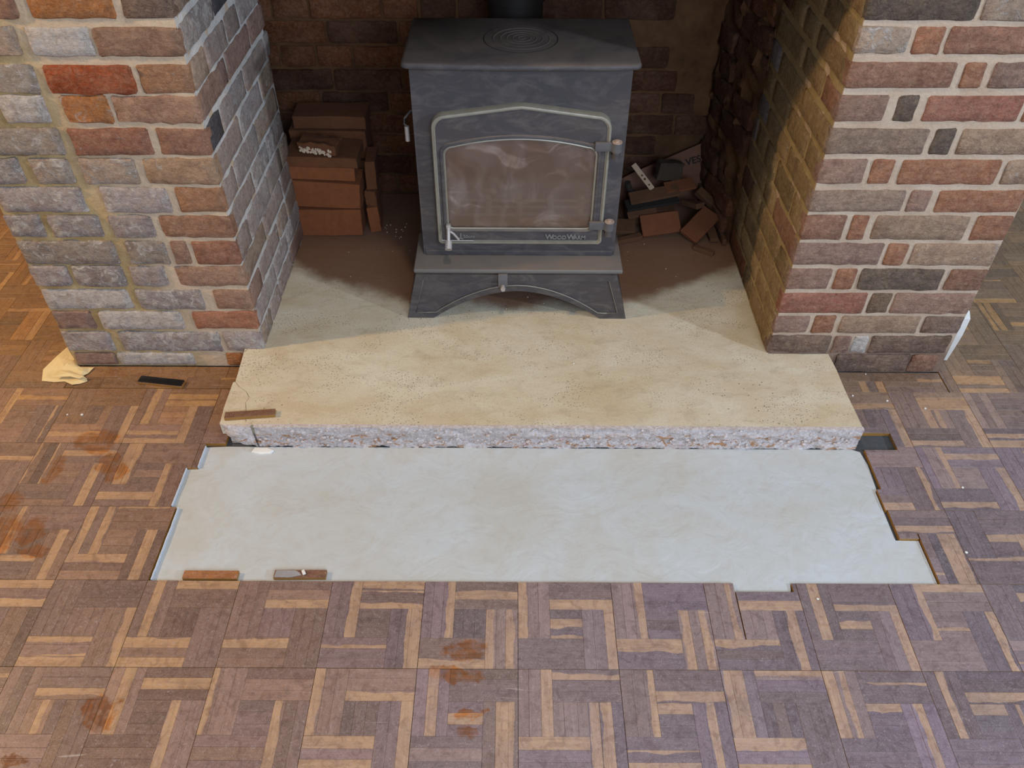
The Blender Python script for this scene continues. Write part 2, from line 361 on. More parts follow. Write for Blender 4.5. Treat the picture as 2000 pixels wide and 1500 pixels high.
LEFT = [(0.973,1.048,[(-1.073,-1.026,'b'),(-0.999,-0.825,'o1'),(-0.808,-0.703,'d')]),(0.895,0.954,[(-1.155,-1.051,'c'),(-1.026,-0.896,'w'),(-0.886,-0.709,'p1')]),(0.813,0.875,[(-1.236,-1.045,'gw'),(-1.02,-0.831,'R'),(-0.818,-0.709,'o2')]),(0.744,0.806,[(-1.15,-1.048,'w'),(-1.008,-0.907,'o1'),(-0.895,-0.713,'p1')]),(0.665,0.729,[(-1.259,-1.045,'gw'),(-1.02,-0.839,'r1'),(-0.82,-0.718,'b')]),(0.59,0.655,[(-1.305,-1.165,'gl'),(-1.139,-1.049,'gw'),(-1.022,-0.895,'c'),(-0.871,-0.717,'t1')]),(0.512,0.579,[(-1.253,-1.046,'l'),(-1.0,-0.839,'l'),(-0.819,-0.719,'o2')]),(0.44,0.501,[(-1.277,-1.176,'gl'),(-1.157,-1.031,'gl'),(-1.004,-0.9,'l'),(-0.88,-0.725,'b1')]),(0.357,0.426,[(-1.277,-1.018,'gw'),(-0.989,-0.888,'gw'),(-0.873,-0.834,'p1'),(-0.818,-0.723,'r1')]),(0.288,0.35,[(-1.277,-1.168,'l'),(-1.152,-1.022,'gl'),(-1.002,-0.911,'l'),(-0.884,-0.724,'p2')]),(0.21,0.273,[(-1.27,-1.031,'w'),(-1.01,-0.835,'gl'),(-0.802,-0.722,'p2')]),(0.142,0.201,[(-1.258,-1.156,'m'),(-1.134,-0.909,'w'),(-0.879,-0.721,'r2')]),(0.061,0.129,[(-1.27,-1.128,'l'),(-1.104,-0.824,'gl'),(-0.81,-0.716,'l')]),(0.008,0.051,[(-1.254,-1.138,'m'),(-1.132,-0.917,'w'),(-0.819,-0.772,'o1')])]
LIGHT_H = [(-0.269,1.011),(-0.282,0.957),(-0.437,0.961),(-0.062,0.981),(-0.122,0.828),(0.151,0.962),(0.117,0.907),(0.271,0.872),(0.494,0.872),(0.288,0.871),(0.536,0.973),(0.373,0.763),(0.327,0.72),(0.572,0.795),(0.502,0.662),(0.29,0.618),(0.492,0.619),(0.773,0.96),(0.736,0.907),(0.979,1.001),(1.124,0.975),(0.977,0.76),(0.972,0.731),(0.782,0.735),(-0.674,1.005),(-0.47,0.961),(-0.541,0.861),(-0.755,0.869),(-0.746,0.828),(-0.969,0.872),(-0.969,0.809),(-1.095,1.003),(-1.099,0.959),(-0.678,0.778),(-0.895,0.737),(-0.341,0.66),(-0.339,0.624),(-0.253,0.741),(-0.083,0.717),(0.153,0.805),(0.086,0.663),(-1.294,1.6),(-0.861,1.603),(-0.869,1.583),(-1.161,1.48),(-0.947,1.483),(-0.945,1.448),(-1.084,1.411),(-1.274,1.388),(-1.272,1.363),(-0.95,1.267),(-1.132,1.106),(-0.957,1.076),(1.025,1.56),(1.16,1.455),(1.329,1.467),(1.319,1.434),(1.233,1.576),(1.232,1.394),(0.973,1.239),(1.171,1.25),(0.982,1.174),(1.164,1.155),(1.31,1.716),(1.329,1.792),(1.349,1.682),(1.363,1.661),(1.223,1.614),(1.224,1.582),(1.011,1.56),(1.529,2.06),(1.559,1.967),(1.419,1.936),(-1.495,1.976)]
LIGHT_V = [(-0.35,0.974),(-0.132,0.954),(-0.039,0.881),(0.004,0.881),(-0.205,0.888),(0.027,0.955),(0.203,0.882),(0.272,0.951),(0.364,0.871),(0.412,0.871),(0.483,0.941),(0.615,0.867),(0.678,0.947),(0.286,0.768),(0.389,0.689),(0.439,0.756),(0.468,0.742),(0.642,0.754),(0.672,0.752),(0.829,0.871),(0.902,0.948),(1.035,1.031),(1.036,0.872),(0.961,0.918),(0.82,0.679),(0.897,0.744),(-0.84,0.873),(-0.791,0.897),(-1.062,1.045),(-0.846,1.036),(-0.777,0.728),(-0.596,0.744),(-0.92,0.696),(-0.661,0.676),(-0.401,0.738),(-0.461,0.737),(-0.191,0.678),(-0.152,0.739),(-0.023,0.679),(0.009,0.679),(0.084,0.733),(0.166,0.68),(0.194,0.68),(0.289,0.741),(-1.375,1.6),(-0.986,1.572),(-1.03,1.503),(-0.872,1.495),(-1.053,1.287),(-0.951,1.347),(-0.872,1.322),(-0.997,1.346),(-0.923,1.514),(-1.012,1.15),(-0.965,1.155),(-1.187,1.134),(-0.862,1.083),(-1.066,1.064),(1.15,1.526),(1.25,1.5),(1.062,1.499),(1.132,1.369),(1.151,1.352),(1.06,1.304),(1.249,1.289),(1.04,1.11),(1.182,1.128),(1.154,1.546),(1.253,1.515),(0.997,1.65),(1.052,1.65),(1.508,1.951),(1.478,2.002),(-1.682,2.263),(-1.635,2.11),(-1.586,2.128),(-1.56,1.975),(-1.438,1.906)]
STAINS = [(-1.092, 1.443, 0.067, 0.041), (-1.034, 1.375, 0.033, 0.039), (-1.161, 1.349, 0.026, 0.052), (-1.227, 1.249, 0.035, 0.035), (-1.142, 1.157,
0.039, 0.042), (-1.202, 1.142, 0.042, 0.075), (-0.099, 0.848, 0.059, 0.023), (-0.118, 0.796, 0.063, 0.016), (-0.083, 0.727, 0.03, 0.012), (-0.082,
0.691, 0.025, 0.014), (-1.123, 1.099, 0.036, 0.017), (-0.818, 0.718, 0.045, 0.031), (-0.945, 0.619, 0.048, 0.018), (-1.005, 1.333, 0.026, 0.043)]
BK = {'k': ((92, 82, 72), .05, .45), 'c': ((190, 168, 146), .5, .05), 'r': ((172, 110, 78), .2, .03), 'b': ((156, 108, 86), .2, .15),
      'm': ((158, 126, 114), .25, .08), 'p': ((176, 138, 120), .25, .05), 'e': ((166, 100, 82), .1, .12), 'g': ((154, 132, 114), .25, .18),
      't': ((186, 156, 128), .35, .03), 'o': ((112, 92, 72), .05, .3), 'd': ((116, 96, 86), .22, .35), 'w': ((222, 210, 194), .9, .08),
      'o1': ((190, 122, 66), .35, .05), 'p1': ((176, 134, 108), .25, .1), 'gw': ((178, 168, 154), .6, .3), 'R': ((176, 84, 42), .03, .03),
      'o2': ((184, 130, 92), .3, .05), 'r1': ((166, 104, 80), .35, .1), 'gl': ((172, 166, 164), .6, .28), 'l': ((192, 182, 180), .6, .18),
      't1': ((188, 152, 118), .4, .03), 'b1': ((172, 122, 92), .25, .2), 'p2': ((184, 142, 116), .3, .05), 'r2': ((188, 116, 84), .15, .03),
      'x': ((128, 128, 134), .3, .3), 'y': ((184, 168, 160), .45, .05), 's': ((92, 56, 36), .0, .4), 's2': ((124, 70, 38), .0, .2), 'q': ((72, 74, 82), .12, .2), 'z': ((48, 38, 32), 0, .3), 'v': ((162, 138, 88), .3, .1), 'v2': ((136, 114, 72), .2, .1)}
MB = mat_brick()
M_mort_l = mat_mortar('lime_mortar_yellow', (192, 164, 118), (168, 138, 92), xmix=(-.96, -.84, (206, 184, 158), (192, 164, 134)))  # yellower to the left: partly the pointing, partly warm lamplight painted in
M_mort_r = mat_mortar('lime_mortar_pale', (194, 172, 150), (182, 156, 132), low=(.06, .13))
M_mort_s = mat_mortar('sooty_mortar', (128, 90, 58), (98, 66, 42), 0.45)
M_plaster = mat_flat('white_plaster', (226, 222, 214), 0.9, 0, 0.15, 30)
M_wood = mat_wood(STAINS)

def wall_mesh(bm, frame, u0, u1, v0, v1, back, rough, step=0.018):
    """rough mortar bed: displaced grid front and box behind. frame=(eu,ev,ew,d)"""
    eu, ev, ew, d = frame
    nu = max(2, int((u1 - u0) / step)); nv = max(2, int((v1 - v0) / step)); g = []
    for j in range(nv + 1):
        row = []
        for i in range(nu + 1):
            u = u0 + (u1 - u0) * i / nu; v = v0 + (v1 - v0) * j / nv
            edge = i in (0, nu) or j in (0, nv)
            w = d + (0 if edge else N((u * 22 + d * 9, v * 26, 3.1)) * rough)
            row.append(bm.verts.new(eu * u + ev * v + ew * w))
        g.append(row)
    for j in range(nv):
        for i in range(nu): bm.faces.new((g[j][i], g[j][i + 1], g[j + 1][i + 1], g[j + 1][i]))
    loop = g[0][:] + [g[j][nu] for j in range(1, nv + 1)] + g[nv][:-1][::-1] + [g[j][0] for j in range(nv - 1, 0, -1)]
    bk = [bm.verts.new(x.co + ew * (d - back - x.co.dot(ew))) for x in loop]
    n = len(loop)
    for k in range(n): bm.faces.new((loop[k], loop[(k + 1) % n], bk[(k + 1) % n], bk[k]))
    bm.faces.new(bk)

def brick(parent, frame, u0, u1, v0, v1, key, out=0.006, depth=0.03, rough=1.0, relief=0.0035, mat=None, name='brick'):
    eu, ev, ew, d = frame
    c, wh, so = BK[key]
    rnd = random.random()
    k = 1 + (random.random() - .5) * .14
    if key not in ('z', 'q', 'R', 'o1', 's', 's2'): c = tuple(x * .80 + y * .20 for x, y in zip(c, (166, 136, 116)))
    col = lin(tuple(min(255, x * k) for x in c))
    L = u1 - u0; Hh = v1 - v0
    nu = max(5, min(12, round(L / 0.02))); nv = 5
    u0 -= .0008; u1 += .0008; v0 -= .0008; v1 += .0008; L = u1 - u0; Hh = v1 - v0
    ss = [0, .0035 / L] + [k_ / (nu - 2) for k_ in range(1, nu - 2)] + [1 - .0035 / L, 1]
    tt = [0, .0035 / Hh, 1 / 3, 2 / 3, 1 - .0035 / Hh, 1]
    cen = eu * ((u0 + u1) / 2) + ev * ((v0 + v1) / 2) + ew * d
    bm = bmesh.new(); g = []
    o = out + (random.random() - .4) * 0.003 * rough
    tilt = (random.random() - .5) * 0.02 * rough
    for j in range(nv + 1):
        row = []
        for i in range(nu + 1):
            s = ss[i]; t = tt[j]
            us = (s - .5) * L; vs = (t - .5) * Hh + tilt * us
            es = abs(2 * s - 1); et = abs(2 * t - 1)
            edge = es > .99 or et > .99
            ww = (cen.x + us * 1.0 + rnd * 30, cen.z + vs, cen.y)
            wob = 0.0032 * rough
            if edge:
                us += N((ww[0] * 38, ww[1] * 38, rnd * 9)) * wob
                vs += N((ww[0] * 38, ww[1] * 38, rnd * 9 + 5)) * wob * 1.2
                if es > .99 and et > .99:
                    us *= 1 - 0.004 * rough / L * 1.4; vs *= 1 - 0.004 * rough / Hh * 1.4
            h = o + N((ww[0] * 30, ww[1] * 45, ww[2])) * relief * rough + N((ww[0] * 75, ww[1] * 95, 2)) * relief * .6 * rough
            if edge: h -= 0.003
            row.append(bm.verts.new(eu * us + ev * vs + ew * h))
        g.append(row)
    for j in range(nv):
        for i in range(nu): bm.faces.new((g[j][i], g[j][i + 1], g[j + 1][i + 1], g[j + 1][i]))
    loop = g[0][:] + [g[j][nu] for j in range(1, nv + 1)] + g[nv][:-1][::-1] + [g[j][0] for j in range(nv - 1, 0, -1)]
    n = len(loop)
    bk = [bm.verts.new(x.co + ew * (-depth - x.co.dot(ew))) for x in loop]
    for q in range(n): bm.faces.new((loop[q], loop[(q + 1) % n], bk[(q + 1) % n], bk[q]))
    bm.faces.new(bk)
    ob = finish(bm, name, mat or MB, parent, cen, True, None, 50)
    attrs(ob.data, col, (clampf(wh + (random.random() - .5) * .15), clampf(so + (random.random() - .5) * .15), rnd))
    return ob

X, Y, Z = Vector((1, 0, 0)), Vector((0, 1, 0)), Vector((0, 0, 1))
YL, YR, XL, XR = 1.742, 1.731, -0.706, 0.722
ZT = 1.12                      # underside of the opening
SL = 0.07                      # hearth slab level
# ------------------------------------------------------------------ floor
def structure(name, bm, mat, loc, smooth=False):
    o = finish(bm, name, mat, None, loc, smooth); o['kind'] = 'structure'; return o
M_sub = mat_flat('bitumen_subfloor', (78, 80, 82), 0.6, 0, 0.4, 90)
bm = bmesh.new(); add_box(bm, (0, 0.2, -0.062), (8.0, 6.6, 0.1))
floor = structure('floor', bm, M_sub, (0, 0, 0))

P3 = 0.2085; UN = P3 / 3; GX, GY = 0.0155, 1.0205; TK = 0.011
HOLES = [(-0.814, 0.968, 1.0205, 1.144), (-0.816, 0.914, 1.144, 1.2285), (-0.832, 0.914, 1.2285, 1.294), (-0.832, 0.9245, 1.294, 1.354),
         (-0.804, 0.925, 1.354, 1.436), (0.50, 0.632, 0.998, 1.0205), (-0.753, 0.902, 1.43, 1.80), (0.90, 1.012, 1.427, 1.487),
         (-1.264, -0.70, 1.739, 2.62), (0.715, 1.235, 1.728, 2.62), (-0.71, 0.72, 1.79, 2.7)]
def subtract(rects, h):
    out = []
    for (a, b, c, d) in rects:
        x0, x1, y0, y1 = h
        if b <= x0 or a >= x1 or d <= y0 or c >= y1: out.append((a, b, c, d)); continue
        if a < x0: out.append((a, x0, c, d))
        if b > x1: out.append((x1, b, c, d))
        a2, b2 = max(a, x0), min(b, x1)
        if c < y0: out.append((a2, b2, c, y0))
        if d > y1: out.append((a2, b2, y1, d))
    return [r for r in out if r[1] - r[0] > 0.006 and r[3] - r[2] > 0.006]
DARKS = [(131, 113, 114), (126, 109, 114), (137, 116, 113), (122, 107, 112), (141, 120, 116), (130, 112, 120), (121, 103, 104)]  # mauve cast puts the cool window sheen into the wood colour
slats = []
for pj in range(-8, 9):
    for pi in range(-15, 15):
        x0 = GX + pi * P3; y0 = GY + pj * P3
        if y0 < -0.65 or y0 > 2.72: continue
        blocks = [(0, 1, 1, 3, 'V'), (1, 3, 2, 3, 'H'), (2, 3, 0, 2, 'V'), (0, 2, 0, 1, 'H'), (1, 2, 1, 2, random.choice('HHV'))]
        for (a, b, c, d, o) in blocks:
            bw = [1 + random.uniform(-.14, .14) for _ in range(3)]; sm_ = sum(bw); acc = 0; tone = (random.choice(DARKS), random.uniform(.9, 1.08))
            for k in range(3):
                f0 = acc / sm_; acc += bw[k]; f1 = acc / sm_
                if o == 'V': r = (a + (b - a) * f0, a + (b - a) * f1, c, d)
                else: r = (a, b, c + (d - c) * f0, c + (d - c) * f1)
                slats.append([x0 + r[0] * UN, x0 + r[1] * UN, y0 + r[2] * UN, y0 + r[3] * UN, o, 0.0, tone])
for o, lst in (('H', LIGHT_H), ('V', LIGHT_V)):
    for (x, y) in lst:
        best = None; bd = 1e9
        for s in slats:
            if s[4] != o: continue
            dx = max(s[0] - x, 0, x - s[1]); dy = max(s[2] - y, 0, y - s[3])
            dd = dx * dx + dy * dy + (((s[0] + s[1]) / 2 - x) ** 2 + ((s[2] + s[3]) / 2 - y) ** 2) * .02
            if dd < bd: bd = dd; best = s
        if bd < 0.02 ** 2: best[5] = 1.0
# edge strips laid lengthways against the chimney breast, and a few patches
BORD = [(-1.262, -0.753, 1.648, 1.739), (0.902, 1.232, 1.69, 1.728)]
for h in BORD: HOLES.append(h)
extra = []
for (x0, x1, y0, y1) in BORD:
    rows = 2 if y1 - y0 > .04 else 1
    for k in range(rows):
        x = x0
        while x < x1 - .01:
            ln = min(random.uniform(.09, .16), x1 - x)
            extra.append([x, x + ln, y0 + (y1 - y0) * k / rows, y0 + (y1 - y0) * (k + 1) / rows, 'H', 0.0, (random.choice(DARKS), random.uniform(.8, 1.1))]); x += ln
def slat_geo(bm, r, o, sap, cen, lay, tone):
    def gp(v, org):
        q = (v - org) / P3
        return 0.0005 if abs(q - round(q)) < .01 else 0.00012
    x0, x1, y0, y1 = r[0] + gp(r[0], GX), r[1] - gp(r[1], GX), r[2] + gp(r[2], GY), r[3] - gp(r[3], GY)
    zt = random.uniform(-.0003, .0004); ch = 0.00035
    k = random.uniform(.96, 1.04) * tone[1]; base = tone[0]
    if random.random() < .12: base = random.choice(DARKS); k *= random.uniform(.88, 1.08)
    wx = clampf((0.1 - x0) / 0.9); wy = clampf((y0 - 1.42) / .4)  # warm light tinted in leftwards and rearwards, with yellower varnish near the walls
    col = lin(tuple(clampf(base[i] * k * (1 + wx * (0.06, -0.06, -0.24)[i] + wy * (.05, -.05, -.36)[i]), 0, 255) for i in range(3)))
    rnd = random.random()
    W = (x1 - x0) if o == 'V' else (y1 - y0)
    sp = 0.0
    if sap > .5: sp = W * random.choice([.7, .9, 1.2, 1.4, .8, .6])
    elif random.random() < .05: sp = W * random.uniform(.15, .3)
    flip = random.random() < .5
    vs = []
    for (x, y, z) in ((x0, y0, -TK), (x1, y0, -TK), (x1, y1, -TK), (x0, y1, -TK), (x0, y0, zt - ch), (x1, y0, zt - ch), (x1, y1, zt - ch), (x0, y1, zt - ch),
                      (x0 + ch, y0 + ch, zt), (x1 - ch, y0 + ch, zt), (x1 - ch, y1 - ch, zt), (x0 + ch, y1 - ch, zt)):
        v = bm.verts.new((x - cen[0], y - cen[1], z - cen[2])); vs.append(v)
        al, ac = (y, x - x0) if o == 'V' else (x, y - y0)
        if flip: ac = W - ac
        v[lay[0]] = Vector((col[0], col[1], col[2], 1)); v[lay[1]] = Vector((sp, clampf(wx * .5 + wy), rnd)); v[lay[2]] = Vector((al, ac, rnd))
    for f in ((3, 2, 1, 0), (8, 9, 10, 11), (0, 1, 5, 4), (1, 2, 6, 5), (2, 3, 7, 6), (3, 0, 4, 7), (4, 5, 9, 8), (5, 6, 10, 9), (6, 7, 11, 10), (7, 4, 8, 11)):
        bm.faces.new([vs[i] for i in f])
def slat_layers(bm):
    return (bm.verts.layers.float_color.new('col'), bm.verts.layers.float_vector.new('par'), bm.verts.layers.float_vector.new('tc'))
def mesh_done(bm, name, mat, parent, loc):
    me = bpy.data.meshes.new(name); bm.to_mesh(me); bm.free(); me.materials.append(mat)
    return new_obj(name, me, parent, loc)
cut = []
for s in slats:
    rs = [tuple(s[:4])]
    for h in HOLES: rs = subtract(rs, h)
    for r in rs: cut.append((r, s[4], s[5], s[6]))
for s in extra: cut.append((tuple(s[:4]), s[4], s[5], s[6]))
def view_size(r):
    cx, cy = (r[0] + r[1]) / 2, (r[2] + r[3]) / 2
    v = Vector((cx, cy, -CAM_H)); dz = v.dot(F); px = v.dot(Rv) / dz * 1576; py = -v.dot(Uv) / dz * 1576
    if abs(px) > 1000 or abs(py) > 750: return 0
    return (r[1] - r[0]) * (r[3] - r[2]) * CAM_H / (dz ** 3)
order = sorted(range(len(cut)), key=lambda i: -view_size(cut[i][0]))
near = set(order[:300])
bm_rest = bmesh.new(); lay = slat_layers(bm_rest)
for i, (r, o, sap, tone) in enumerate(cut):
    if i in near:
        b = bmesh.new(); ly = slat_layers(b); cen = ((r[0] + r[1]) / 2, (r[2] + r[3]) / 2, 0)
        slat_geo(b, r, o, sap, cen, ly, tone)
        mesh_done(b, 'parquet_slat', M_wood, floor, cen)
    else: slat_geo(bm_rest, r, o, sap, (0, 0, 0), lay, tone)
rest = mesh_done(bm_rest, 'parquet_slats', M_wood, floor, (0, 0, 0)); rest['kind'] = 'stuff'

# ------------------------------------------------------------------ chimney breast: left and right pillar, back, top
FL = (X, Z, -Y, -YL)          # front left pillar   w = -y
FR = (X, Z, -Y, -YR)
RL = (Y, Z, X, XL)            # left reveal faces +x
def rng_rev(y0, y1): return
bm = bmesh.new()
wall_mesh(bm, (X, Z, -Y, -YL - 0.001), -1.264, XL - .002, 0.0, 2.3, 0.45, 0.004)
wl = structure('wall_left', bm, M_mort_l, (0, 0, 0), True)
bm = bmesh.new()
wall_mesh(bm, (Y, Z, X, XL - .001), YL + 0.004, 2.34, 0.0, 2.0, 0.12, 0.004)
mr = finish(bm, 'mortar_face', mat_mortar('lime_mortar_cool', (206, 200, 194), (190, 182, 174)), wl, (0, 0, 0))
bm = bmesh.new(); add_box(bm, (-1.03, 2.5, 1.0), (0.46, 0.4, 2.0))
finish(bm, 'rear_core', M_mort_s, wl, (0, 0, 0))
for (z0, z1, bs) in LEFT:
    if z0 > .5 and bs[0][0] > -1.19:
        w0, e0 = -1.262, bs[0][0] - .014
        if e0 - w0 > .24: brick(wl, FL, w0, w0 + .1, z0, z1, 'gl', out=.006, rough=1.25); w0 += .113
        brick(wl, FL, w0, e0, z0, z1, random.choice(['gw', 'l', 'c']), out=.006, rough=1.25)
    for (a, b, k) in bs:
        a = max(a, -1.262)
        if a <= -1.26 and z0 < 0.2: a = -1.262
        if b > XL - .02: b = XL + .001
        if b - a < .02: continue
        corner = b > XL - .005
        brick(wl, FL, a, b, z0, z1, k, out=(0.006 if not corner else 0.003), rough=1.25 if a < -.85 else .8, depth=.03)
bm = bmesh.new()
wall_mesh(bm, (X, Z, -Y, -YR - 0.001), XR + .002, 1.234, 0.0, 2.3, 0.45, 0.002)
wr = structure('wall_right', bm, M_mort_r, (0, 0, 0), True)
for (z0, z1, bs) in RIGHT:
    for (a, b, k) in bs:
        b = min(b, 1.232)
        if a < XR + .02: a = XR - .001
        if z0 < .03: z0 = max(z0, 0.004)
        if b - a < .02: continue
        brick(wr, FR, a, b, z0, z1, k, out=0.0035, rough=.8 if z0 > .1 else 1.4, depth=.03, relief=.0035)
# reveals: courses follow the fronts
def reveal(parent, T, frame, y0, y1, keys, rough, flip, ragged=0.0, keyfn=None):
    for ci, (z0, z1, bs) in enumerate(T):
        if z1 < SL + .01 : continue
        z0 = max(z0, SL + .003)
        y = y0 - (0.0005); k = 0; first = .1 if ci % 2 == flip else .215
        end = y1 + (random.uniform(-ragged, ragged))
        while y < end - .03:
            ln = first if k == 0 else random.choice([.105, .215, .215, .16])
            e = min(y + ln, end)
            if end - e < .04: e = end
            key = keyfn(y, z0) if keyfn else random.choice(keys)
            brick(parent, frame, y, e, z0, z1, key, out=.002, rough=rough, depth=.03, relief=.002)
            y = e + .011; k += 1
def lk(y, z):
    if z > .84 and 1.86 < y < 2.2 and random.random() < .6: return 'q'
    if .64 < z < .73 and y < 1.86: return 'q'
    if z > .72 and y > 1.95 and random.random() < .4: return 'x'
    return random.choice(['y', 'y', 'l', 'l', 'gl', 'y', 'c', 'c', 'm'])
reveal(wl, LEFT, RL, YL + .012, 2.35, None, .9, 0, .025, lk)
# right reveal, faces -x ; straight part then splayed rubble part
bm = bmesh.new()
wall_mesh(bm, (Y, Z, -X, -XR - .001), YR + .004, 2.30, 0.0, 2.0, 0.12, 0.003)
mf = finish(bm, 'mortar_face', mat_mortar('lime_mortar_ochre', (166, 144, 104), (150, 126, 86)), wr, (0, 0, 0))
def rk(y, z):  # lamplight painted in: ochre bricks where it falls, mostly brown past its edge
    if y > 2.08 and random.random() < .7: return random.choice(['s', 's2', 'x'])
    return random.choice(['v', 'v', 'v', 'v', 'v2', 'b', 'v2', 'v'])
reveal(wr, RIGHT, (Y, Z, -X, -XR), YR + .012, 2.29, None, .8, 1, .015, rk)
q0 = Vector((XR, 2.28, 0)); q1 = Vector((0.655, 2.62, 0)); eu = (q1 - q0).normalized(); ew = Vector((-eu.y, eu.x, 0))
if ew.x > 0: ew = -ew
sp = (eu, Z, ew, q0.dot(ew)); ub = q0.dot(eu)
bm = bmesh.new(); wall_mesh(bm, sp, ub, ub + .35, 0.0, 2.0, 0.10, 0.03, .022)
finish(bm, 'rubble_face', M_mort_s, wr, (0, 0, 0))
zz = SL + .01; ci = 0
while zz < 1.1:
    u = ub + .01 + random.uniform(0, .04)
    while u < ub + .3:
        ln = random.choice([.1, .14, .2]); e = min(u + ln, ub + .33)
        if random.random() < .72:
            brick(wr, sp, u, e, zz, zz + .064, 's2' if (0.14 < zz < .24 and u < ub + .06) else random.choice(['s', 's', 's2', 's']), out=random.uniform(.002, .02), rough=1.5, relief=.005)
        u = e + .012
    zz += .076
# back wall
bm = bmesh.new(); wall_mesh(bm, (X, Z, -Y, -2.61), -0.83, 0.80, 0.0, 2.3, 0.15, 0.006, .02)
wb = structure('wall_back', bm, M_mort_s, (0, 0, 0), True)
FB = (X, Z, -Y, -2.61); zz = SL + .006; ci = 0
while zz < 1.05:
    x = -0.81 + (0 if ci % 2 else -.05)
    while x < .66:
        ln = random.choice([.105, .215, .215]); e = x + ln
        if e > .68: break
        if x > .30 and zz > .38 and random.random() < .55: pass
        else:
            key = random.choice(['s2', 's2', 's', 's2', 's2']) if x < -.2 else random.choice(['s', 's', 's2', 's'])
            if zz > .72 and x > -.3: key = 'z' if random.random() < .6 else 's'
            brick(wb, FB, x, e, zz, zz + .064, key, out=.006, rough=1.1)
        x = e + .011
    zz += .0755; ci += 1
# unseen breast above the opening and roof, added to keep the fireplace shaded
bm = bmesh.new(); add_box(bm, (0.008, YR + .12, ZT + .6), (1.428, 0.24, 1.2))
structure('wall_front', bm, M_mort_r, (0, 0, 0))
bm = bmesh.new(); add_box(bm, (0, 2.30, 1.75), (2.4, 0.86, 0.06))
structure('shade_roof_1', bm, M_mort_s, (0, 0, 0))
# alcove walls far behind the pillars
M_wall = mat_flat('painted_alcove_wall', (206, 196, 178), 0.9, 0, 0.08, 20)
for nm, cx in (('wall_far_left', -2.35), ('wall_far_right', 2.33)):
    bm = bmesh.new(); add_box(bm, (cx, 2.82, 1.15), (2.2, 0.1, 2.3)); structure(nm, bm, M_wall, (0, 0, 0))
# white skirting fixed to the side of the right pillar
bm = bmesh.new()
pr_ = [(1.78, 0.003), (1.768, .05), (1.752, .12), (1.745, .185), (1.76, .20), (2.74, .20), (2.74, 0.003)]
a = [bm.verts.new((1.236, y, z)) for y, z in pr_]; b = [bm.verts.new((1.277 - .09 * z, y, z)) for y, z in pr_]
for i in range(len(pr_)): bm.faces.new((a[i], a[(i + 1) % 7], b[(i + 1) % 7], b[i]))
bm.faces.new(a); bm.faces.new(b[::-1])
structure('baseboard_right', bm, M_plaster, (0, 0, 0))

# ------------------------------------------------------------------ screed infill
bm = bmesh.new()
z1 = -0.0065
def ring(pts): add_prism(bm, pts, -0.0115, z1, 0.0015)
ring([(-0.811, 1.0215), (0.501, 1.0215), (0.503, 0.9995), (0.628, 0.9995), (0.632, 1.0215), (0.966, 1.0215), (0.966, 1.1435), (0.912, 1.1445), (0.912, 1.293), (0.917, 1.294),
      (0.921, 1.38), (0.915, 1.425), (0.895, 1.434), (-0.748, 1.434), (-0.802, 1.430), (-0.802, 1.355), (-0.829, 1.3535), (-0.829, 1.2295), (-0.813, 1.2275)])
scr = finish(bm, 'screed_patch', mat_screed(), None, (0, 0, 0))
tag(scr, 'smooth pale grey cement screed patch filling the gap in the parquet before the hearth', 'screed')
M_fil = mat_flat('blue_white_filler', (196, 204, 216), .7, 0, .2, 80)
for (x, ya, yb) in ((-0.8125, 1.022, 1.226), (-0.8305, 1.231, 1.352), (-0.8025, 1.356, 1.428)):
    bm = bmesh.new(); n = int((yb - ya) / .012)
    for k in range(n):
        y = ya + (yb - ya) * (k + .5) / n
        add_box(bm, (x + .0006 + N((y * 40, x, 1)) * .001, y, -0.0035 + N((y * 25, x, 7)) * .0015), (0.0026, (yb - ya) / n * 1.02, 0.0095))
    bd = finish(bm, 'sealant_bead', M_fil, scr, (0, 0, 0))
bm = bmesh.new(); add_prism(bm, [(-0.680, 1.412), (-0.655, 1.405), (-0.628, 1.408), (-0.622, 1.418), (-0.64, 1.428), (-0.675, 1.428)], z1 - .001, z1 + .006, .004)
cr = finish(bm, 'plaster_flake', M_plaster, None, (0, 0, 0)); tag(cr, 'off-white flake of plaster lying on the screed below the cracked hearth corner', 'plaster')

# ------------------------------------------------------------------ hearth slab
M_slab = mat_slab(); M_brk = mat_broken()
hs = thing('hearth_slab', 'raised tan concrete hearth slab with a rough broken front edge', 'hearth', (0.07, 1.43, 0))
Yb = 2.60
crack = [(-0.752, 1.602), (-0.738, 1.583), (-0.724, 1.572), (-0.711, 1.560), (-0.700, 1.542), (-0.704, 1.520), (-0.696, 1.494), (-0.690, 1.462), (-0.6835, 1.4405)]
edge_r = [(0.9035, 1.4405), (0.902, 1.49), (0.899, 1.58), (0.900, 1.66), (0.896, 1.7285)]
bm = bmesh.new()
out = crack + edge_r + [(XR + .004, 1.7285), (XR + .004, 2.28), (0.66, Yb), (-0.80, Yb), (-0.80, 2.35), (XL - .004, 2.35), (XL - .004, 1.7395), (-0.76, 1.7395)]
add_prism(bm, out, 0.036, SL, 0.0)
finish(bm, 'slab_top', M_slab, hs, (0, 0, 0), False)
bm = bmesh.new()
gap = 0.0011
cc = [(x - gap, y - gap * .3) for x, y in crack]
add_prism(bm, [(-0.752, 1.4415), (-0.757, 1.50), (-0.758, 1.598)] + cc[0:], 0.034, SL - .0003, 0.0)
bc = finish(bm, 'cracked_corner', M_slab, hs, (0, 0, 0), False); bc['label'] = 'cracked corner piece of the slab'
bm = bmesh.new(); add_box(bm, (0.07, 1.58, .013), (1.62, .26, .046)); add_box(bm, (0.0, 2.1, .013), (1.40, .9, .046))
finish(bm, 'slab_bedding', M_brk, hs, (0, 0, 0), False)
